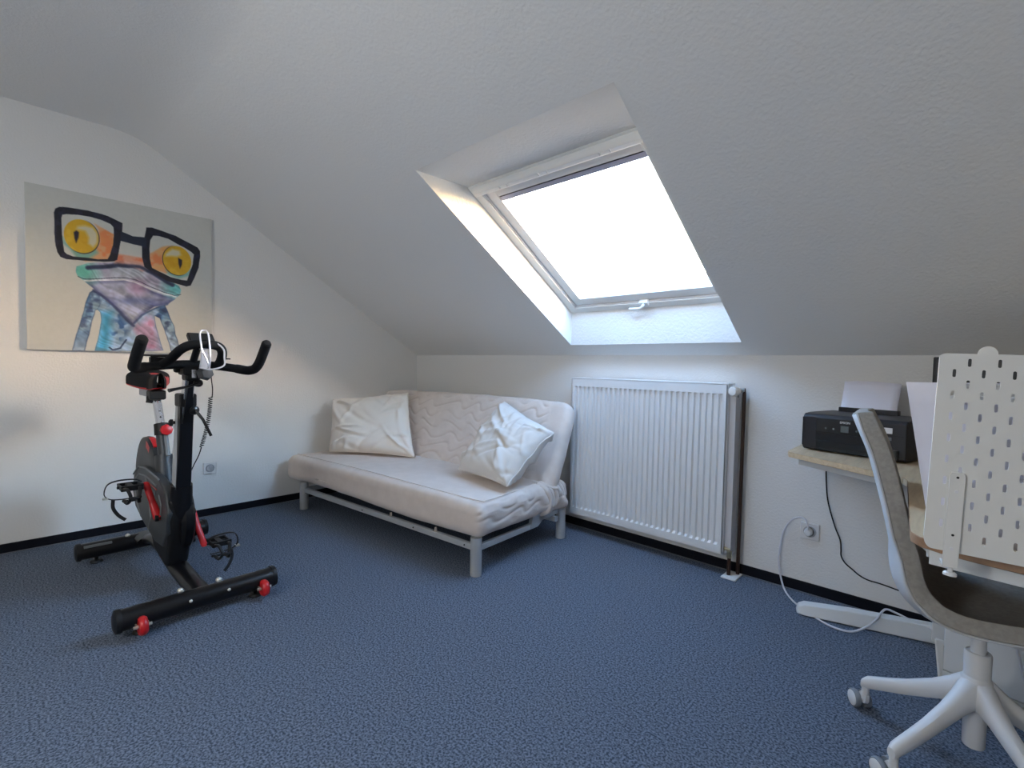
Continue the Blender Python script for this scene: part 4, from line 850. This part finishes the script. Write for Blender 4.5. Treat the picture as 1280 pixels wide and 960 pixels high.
# ================================================================ PRINTER (local: x to its right, -y to the front)
pr_ = thing('printer', 'black inkjet printer with a white sticker standing on the narrow end of the desk', 'printer', (3.298, -.300, DZ), math.radians(-13.7))
W_, D_, Hp = .375, .26, .163
sec_ = [(0, .012), (0, Hp-.016), (.012, Hp-.004), (.05, Hp), (D_, Hp), (D_, .012), (D_-.01, .004), (.012, .004)]
g = MB(); g.prism(sec_, 0, W_, 'x'); body = g.build('housing', 'printer', pr_, bevel=.005)
g = MB(); g.box((.055, -.003, .083), (.272, .002, Hp-.020)); pn = g.build('control_panel', 'printer_gl', pr_, bevel=.002)
g = MB(); g.box((.055, -.0015, .050), (.272, .004, .082)); g.build('paper_slot', 'gap', pr_)
g = MB(); g.box((.058, -.004, .008), (.272, .003, .050)); g.build('output_tray', 'printer_gl', pr_, bevel=.0015)
g = MB(); g.box((0, -.001, .020), (.002, .10, Hp-.02)); g.build('side_seam', 'gap', pr_)
g = MB(); g.box((.275, -.002, .01), (.278, .001, Hp-.02)); g.box((.279, -.001, .100), (W_-.01, .001, .1015)); g.each('housing_seam', 'gap', pr_)
g = MB(); g.box((.284, -.0035, .108), (.330, -.0015, .130)); st = g.build('sticker', 'label', pr_); tag(st, 'white sticker with a small dark print')
g = MB()
for k, (a, c) in enumerate(((.289, .0035), (.2945, .002), (.298, .0045), (.3035, .003))): g.box((a, -.0040, .112), (a+c, -.0034, .125))
g.each('sticker_print', 'ink', st)
g = MB(); g.box((.288, -.0035, .082), (.328, -.0015, .094)); g.build('model_badge', 'greyfair', pr_)
g = MB(); g.lathe([(.012, 0), (.012, .035)], (.342, -.006, .012), (0, 0, 1), 12); g.build('card_cover', 'dkgrey', pr_, smooth=True)
g = MB(); g.box((.152, -.0045, .093), (.181, -.0028, .119)); g.build('display', 'dim', pn)
g = MB()
for a in (.095, .125, .210, .235): g.lathe([(.004, 0), (.004, .001)], (a, -.003, .103), (0, -1, 0), 10)
g.each('button', 'dim', pn, smooth=True)
tx = bpy.data.curves.new('logo', 'FONT'); tx.body = 'EPSON'; tx.size = .0125; tx.extrude = .0003; tx.materials.append(M['logo']); tx.offset = .0003
to = bpy.data.objects.new('logo_lettering', tx); COL.objects.link(to); to.parent = pr_; to.location = (.148, -.0038, .1285); to.rotation_euler = (PI/2, 0, 0)
bpy.context.view_layer.update(); lm = bpy.data.meshes.new_from_object(to.evaluated_get(bpy.context.evaluated_depsgraph_get())); bpy.data.objects.remove(to)
lo = bpy.data.objects.new('logo_lettering', lm); COL.objects.link(lo); lo.parent = pn; lo.location = (.148, -.0038, .1285); lo.rotation_euler = (PI/2, 0, 0)
# rear paper feed + paper
g = MB(); g.box((.045, D_-.045, Hp-.004), (.272, D_-.02, Hp+.02)); g.build('paper_support', 'printer', pr_, bevel=.003)
g = MB()
vs, f_ = quad_grid(lambda u, v: Vector((.052+.212*u-.004*v, D_-.050+.055*v+.012*v*v*(u-.5), Hp-.03+.165*v+.004*math.sin(u*4)*v)), 8, 8)
g.add(vs, f_); sh = g.build('paper_sheets', 'paper', smooth=True, solid=.0015); tag(sh, 'white paper standing in the rear feed of the black printer', 'paper')
sh.matrix_world = Matrix.Translation((3.298, -.300, DZ)) @ Matrix.Rotation(math.radians(-13.7), 4, 'Z')

# ================================================================ MONITOR behind the pegboard
mo = thing('monitor', 'black flat monitor on the desk behind the white pegboard', 'monitor', (4.02, -.42, DZ), math.radians(-4))
g = MB(); g.box((-.293, -.012, .075), (.27, .022, .402)); g.build('screen_housing', 'blkmat', mo, bevel=.004)
g = MB(); g.box((-.284, -.0135, .090), (.261, -.0115, .393)); g.build('screen', 'screen', mo)
g = MB(); g.box((-.03, .02, 0), (.03, .035, .2)); g.prism([(-.11, -.09), (.11, -.09), (.11, .09), (-.11, .09)], 0, .010, 'z'); g.build('stand', 'blkmat', mo, bevel=.003)

# ================================================================ PEGBOARD
def axes(a, b2, c):
    ex = Vector((math.cos(a)*math.cos(c), math.sin(a)*math.cos(c), math.sin(c))); n_ = Vector((-math.sin(a), math.cos(a), 0))
    ez = Vector((0, 0, 1))*math.cos(b2)+n_*math.sin(b2); ez = ez-ex*ex.dot(ez); ez.normalize(); return ex, ez
EX, EZ = axes(math.radians(7.37), math.radians(3.52), math.radians(-1.88)); EN = EX.cross(EZ)   # towards the camera
PO = Vector((3.813, -1.503, 1.114))
pegt = thing('pegboard', 'white slotted metal pegboard clamped upright to the near edge of the desk', 'pegboard', (0, 0, 0))
pegt.matrix_world = Matrix(((EX.x, -EN.x, EZ.x, PO.x), (EX.y, -EN.y, EZ.y, PO.y), (EX.z, -EN.z, EZ.z, PO.z), (0, 0, 0, 1)))
# local: x right, -y to the camera, z up; slot (0,0) of the lattice at the origin
NI, NJ, th_ = 27, 16, .0015
xl, xr, zt, zb_ = -.0225, NI*.02-.0+.0025-.02+.02, .0165, -.3505
g = MB()
def slot_ring(cx2, cz2, slot):
    h = .010; sq = [(h, 0), (h, h), (0, h), (-h, h), (-h, 0), (-h, -h), (0, -h), (h, -h)]
    if not slot:
        for y in (-th_/2, th_/2): g.add([(cx2-h, y, cz2-h), (cx2+h, y, cz2-h), (cx2+h, y, cz2+h), (cx2-h, y, cz2+h)], [(0, 1, 2, 3)])
        return
    O_ = []; I_ = []
    m_ = 16
    for k in range(m_):
        a = 2*PI*k/m_; dx, dz = math.cos(a), math.sin(a); t = h/max(abs(dx), abs(dz)); O_.append((dx*t, dz*t))
        ex_ = .0026*dx; ez_ = .0026*dz+(.0049 if dz > 1e-6 else -.0049 if dz < -1e-6 else 0); I_.append((ex_, ez_))
    vs = [(cx2+x, y, cz2+z) for y in (-th_/2, th_/2) for x, z in O_+I_]; f = []
    for k in range(m_):
        q = (k+1) % m_; f += [(k, q, m_+q, m_+k), (2*m_+k, 3*m_+k, 3*m_+q, 2*m_+q), (m_+k, m_+q, 3*m_+q, 3*m_+k)]
    g.add(vs, f)
for i in range(NI):
    for j in range(NJ+1): slot_ring(i*.02, -j*.02, (i+j) % 2 == 1)
xa, xb, za, zc = -.010, NI*.02-.010, .010, -(NJ*.02+.010)
RC = .010
for y in (-th_/2, th_/2):
    for (p, q, r, s) in ((xl, xa, zc, za), (xb, xr, zc, za), (xa, xb, za, zt), (xa, xb, zb_, zc)): g.add([(p, y, r), (q, y, r), (q, y, s), (p, y, s)], [(0, 1, 2, 3)])
    for (cx2, cz2, sx_, sz_) in ((xa, za, -1, 1), (xb, za, 1, 1), (xa, zc, -1, -1), (xb, zc, 1, -1)):
        ex_ = (xa-xl) if sx_ < 0 else (xr-xb); ez_ = (zt-za) if sz_ > 0 else (zc-zb_)
        pts = [(cx2, y, cz2)]+[(cx2+sx_*ex_*math.cos(a) if math.cos(a) > 1e-6 else cx2, y, cz2+sz_*ez_*math.sin(a)) for a in [PI/2*k/6 for k in range(7)]]
        g.add(pts, [tuple([0]+list(range(1, 8)))])
g.add([(xl, -th_/2, zc), (xl, th_/2+.008, zc), (xl, th_/2+.008, za), (xl, -th_/2, za)], [(0, 1, 2, 3)]); g.add([(xa, -th_/2, zt), (xa, th_/2+.008, zt), (xb, th_/2+.008, zt), (xb, -th_/2, zt)], [(0, 1, 2, 3)]); g.add([(xa, -th_/2, zb_), (xa, th_/2+.008, zb_), (xb, th_/2+.008, zb_), (xb, -th_/2, zb_)], [(0, 1, 2, 3)])
g.build('slotted_panel', 'peg', pegt)
g = MB(); g.lathe([(.0135, 0), (.0135, .003), (.0115, .006)], (.0445, .010, .0185), (0, 1, 0), 28); g.build('top_mount', 'peg', pegt, smooth=True)
for xs, ln in ((.026, 0), (.46, 0)):
    br = None
    g = MB(); zt2 = -.203; x_a, x_b = xs-.020, xs+.002
    g.prism([(x_a+.002, zt2), (x_b-.002, zt2), (x_b, zt2-.006), (x_b, -.378), (x_a, -.378), (x_a, zt2-.006)], -.0075, -.0015, 'y'); br = g.build('clamp_bracket', 'peg', pegt, bevel=.001)
    g = MB()
    for zz in (-.212, -.318): g.lathe([(.0022, 0), (.0022, .0004)], (xs-.009, -.0076, zz), (0, -1, 0), 10)
    g.each('screw_hole', 'gap', br)
    g = MB()
    for zz in (-.238, -.343): g.lathe([(.0028, 0), (.0028, .0008), (.0020, .0008)], (xs-.009, -.0076, zz), (0, -1, 0), 12)
    g.each('screw', 'radside', br)
    g = MB(); g.lathe([(.004, 0), (.004, .012)], (xs-.007, .003, -.388), (0, 0, 1), 10); g.lathe([(.010, 0), (.010, .004), (.007, .007)], (xs-.007, .003, -.394), (0, 0, 1), 16); g.box((x_a, -.002, -.378), (x_b, .035, -.373)); g.build('clamp_foot', 'whiteplastic', br, smooth=True)
# small tray hooked on the back and white folders standing behind the pegboard
def sheet(name, corners, m, th, label, cat):
    A, B, C_, D2 = map(Vector, corners); g = MB(); vs, f = quad_grid(lambda u, v: (A*(1-u)*(1-v)+B*u*(1-v)+C_*u*v+D2*(1-u)*v)+Vector((0, .006*math.sin(u*PI)*math.sin(v*2.2), 0)), 8, 8); g.add(vs, f)
    o = g.build(name, m, smooth=True, solid=th); return tag(o, label, cat)
sheet('document_folder', [(3.785, -1.385, DZ+.004), (4.04, -1.372, DZ+.004), (3.985, -1.372, 1.078), (3.7345, -1.395, 1.073)], 'paper', .004, 'white document folder leaning behind the pegboard, its left edge sticking out', 'folder')
tr = thing('letter_tray', 'white letter tray hooked behind the pegboard', 'tray', (3.80, -1.48, 1.04), math.radians(7.4))
g = MB(); g.box((.0, .0, .0), (.45, .07, .003)); g.box((.0, .066, .0), (.45, .069, .034)); g.box((-.002, 0, 0), (.001, .069, .034)); g.box((.449, 0, 0), (.452, .069, .034)); g.box((.0, .0, .0), (.45, .003, .012)); g.build('tray_body', 'whiteplastic', tr, bevel=.001)

# ================================================================ SWIVEL CHAIR
CC = Vector((3.877, -.900, 0))
chair = thing('swivel_chair', 'grey fabric swivel chair with white five-star base tucked under the desk', 'chair', CC, math.radians(6.5)); CHR = math.radians(6.5)
OFX = -.019
prof = [(.262, .425), (.245, .452), (.20, .470), (.12, .466), (.04, .456), (-.04, .450), (-.105, .462), (-.143, .495), (-.160, .545), (-.163, .610), (-.177, .680), (-.197, .765), (-.224, .865), (-.256, .945), (-.267, .974)]
PC = [Vector((a+OFX, 0, c)) for a, c in prof]; cv_ = catmull(PC, 5)
Lc = [0]
for i in range(1, len(cv_)): Lc.append(Lc[-1]+(cv_[i]-cv_[i-1]).length)
def prof_at(s):
    d_ = s*Lc[-1]
    for i in range(1, len(cv_)):
        if Lc[i] >= d_-1e-9:
            t = (d_-Lc[i-1])/(Lc[i]-Lc[i-1]); return cv_[i-1].lerp(cv_[i], t), (cv_[i]-cv_[i-1]).normalized()
    return cv_[-1], (cv_[-1]-cv_[-2]).normalized()
def half_w(s):
    pts = [(0, .195), (.06, .222), (.2, .230), (.38, .232), (.5, .222), (.62, .196), (.8, .172), (.93, .150), (1, .118)]
    for (a, c), (b2, d_) in zip(pts, pts[1:]):
        if s <= b2: t = (s-a)/(b2-a); t = t*t*(3-2*t); return c+(d_-c)*t
    return .118
def shell_pt(s, t):
    e0 = .035; se = s
    p, d_ = prof_at(min(max(s, 0), 1)); n_ = Vector((-d_.z, 0, d_.x)); n_ = -n_ if n_.z < 0 or (abs(n_.z) < .5 and n_.x < 0) else n_
    hw = half_w(s); cut = 1.0
    for q in (s, 1-s):
        if q < .09: cut = min(cut, 1-.20*(1-q/.09)**2.2)
    y = t*hw*cut
    wgt = min(1, s/.18)*(1-.60*min(1, max(0, (s-.45)/.2))); curl = .036*abs(t)**2.6*wgt+.012*abs(t)**2*math.exp(-((s-.45)/.10)**2)
    return p+n_*curl+Vector((0, y, 0))
NS, NT = 70, 31
g = MB(); vs, f = quad_grid(lambda u, v: shell_pt(v, u*2-1), NT, NS); g.add(vs, f)
shell = g.build('seat_shell', ['shell', 'shell_lit'], chair)
for p in shell.data.polygons: p.use_smooth = True
sm = shell.modifiers.new('solid', 'SOLIDIFY'); sm.thickness = .040; sm.offset = 0; sm.material_offset = 0
bv = shell.modifiers.new('bevel', 'BEVEL'); bv.width = .0185; bv.segments = 4; bv.limit_method = 'ANGLE'; bv.angle_limit = math.radians(50)
# outer upholstered cover (window light on the back put into a lighter colour) with its piping
g = MB()
def outer(u, v):
    s = v; p = shell_pt(s, (u*2-1)*.985); q = shell_pt(min(s+.01, 1), (u*2-1)*.985)-shell_pt(max(s-.01, 0), (u*2-1)*.985); r = shell_pt(s, min((u*2-1)*.985+.02, 1))-shell_pt(s, (u*2-1)*.985-.02)
    n_ = q.cross(r).normalized(); n_ = n_ if n_.x < .25 or s < .40 else -n_
    if s > .40 and n_.x > 0: n_ = -n_
    if s <= .40 and n_.z > 0: n_ = -n_
    return p+n_*.0215
vs, f = quad_grid(lambda u, v: outer(u, .30+.695*v), NT, 50); g.add(vs, f); oc = g.build('back_cover', 'shell_lit', chair, smooth=True, solid=.004)
g = MB()
for t in (-1, 1):
    pts = []
    for k in range(61):
        s = .02+.975*k/60; a = outer((t*.99+1)/2, s); pts.append(a+Vector((0, .004*t, 0)))
    g.tube(pts, .0026, 6)
g.build('piping', 'shell_lit', chair, smooth=True)
# under-seat, column
g = MB(); g.box((-.07, -.07, .395), (.09, .07, .425)); g.build('seat_plate', 'chairwhite', chair, bevel=.01)
g = MB(); g.lathe([(.0165, .30), (.0165, .42)], (0, 0, 0), (0, 0, 1), 20); g.lathe([(.026, .335), (.0165, .336)], (0, 0, 0), (0, 0, 1), 20); g.build('gas_lift', 'chairwhite', chair, smooth=True)
g = MB(); g.lathe([(.0245, .235), (.0285, .238), (.0290, .333), (.0265, .337), (.0235, .337), (.022, .322), (.0, .322)], (0, 0, 0), (0, 0, 1), 28); g.lathe([(.0225, .075), (.0240, .078), (.026, .235)], (0, 0, 0), (0, 0, 1), 28); g.build('column', 'chairwhite', chair, smooth=True)
g = MB(); g.lathe([(.030, .195), (.036, .205), (.038, .235), (.033, .262), (.028, .272)], (0, 0, 0), (0, 0, 1), 28); g.build('hub', 'chairwhite', chair, smooth=True)
TH = math.radians(163)-CHR
for k in range(5):
    a = TH+2*PI*k/5; d_ = Vector((math.cos(a), math.sin(a), 0)); n_ = Vector((-d_.y, d_.x, 0))
    secs = [(.012, .033, .185, .268), (.035, .026, .178, .262), (.06, .0215, .168, .238), (.10, .0185, .148, .206), (.16, .0165, .120, .168), (.215, .0155, .098, .140), (.245, .0150, .086, .126), (.262, .0140, .080, .118), (.274, .0110, .078, .104)]
    vs = []
    for r, hw, z0_, z1_ in secs:
        m_ = 12
        for q in range(m_):
            b2 = 2*PI*q/m_; cc_, ss_ = math.cos(b2), math.sin(b2)
            vs.append(d_*r+n_*hw*(abs(cc_)**.7*(1 if cc_ > 0 else -1))+Vector((0, 0, (z0_+z1_)/2+(z1_-z0_)/2*(abs(ss_)**.7*(1 if ss_ > 0 else -1)))))
    f = [tuple(range(12))[::-1], tuple(len(vs)-12+q for q in range(12))]
    for i in range(len(secs)-1):
        for q in range(12): f.append((i*12+q, i*12+(q+1) % 12, (i+1)*12+(q+1) % 12, (i+1)*12+q))
    g = MB(); g.add(vs, f); leg = g.build('base_leg', 'chairwhite', chair, smooth=True)
    cpos = d_*.264; sw = math.radians((128, 138, 150, 115, 140)[k])-CHR; dd = Vector((math.cos(sw), math.sin(sw), 0)); nn = Vector((-dd.y, dd.x, 0))
    g = MB(); g.lathe([(.0105, .042), (.0105, .082)], cpos, (0, 0, 1), 14); g.prism([(-.006, .030), (.030, .026), (.034, .036), (.014, .060), (-.012, .058), (-.012, .040)], -.006, .006, 'y', mx=Matrix.Translation(cpos) @ Matrix.Rotation(sw, 4, 'Z')); cf = g.build('caster_fork', 'chairwhite', chair, smooth=True)
    wc_ = cpos+dd*.026+Vector((0, 0, .027))
    for sd_ in (-1, 1):
        g = MB(); g.lathe([(.0255, .0), (.0268, .003), (.0268, .013), (.0250, .016)], wc_+nn*sd_*.008, nn*sd_, 28); wl_ = g.build('caster_wheel', 'castergrey', chair, smooth=True)
        g = MB(); g.lathe([(.0225, .0155), (.0225, .0175), (.018, .0195), (.0, .020)], wc_+nn*sd_*.008, nn*sd_, 28); g.build('wheel_cap', 'whiteplastic', wl_, smooth=True)

# extension cord under the chair
ex_t = thing('extension_cord', 'grey cable with white inline plug hanging in front of the drawer unit', 'cable', (3.95, -.62, .0))
EI = Matrix.Translation((-3.95, .62, 0))
g = MB(); g.tube(catmull([(3.955, -.62, .40), (3.96, -.62, .30), (3.975, -.62, .22), (3.985, -.62, .175), (4.005, -.62, .150), (4.025, -.62, .142)], 6), .0038, 8); o = g.build('cord', 'radside', ex_t, smooth=True); o.matrix_parent_inverse = EI
g = MB(); g.tube([(4.020, -.62, .143), (4.035, -.62, .138), (4.09, -.62, .120)], [.006, .010, .010], 12); o = g.build('inline_plug', 'whiteplastic', ex_t, smooth=True); o.matrix_parent_inverse = EI
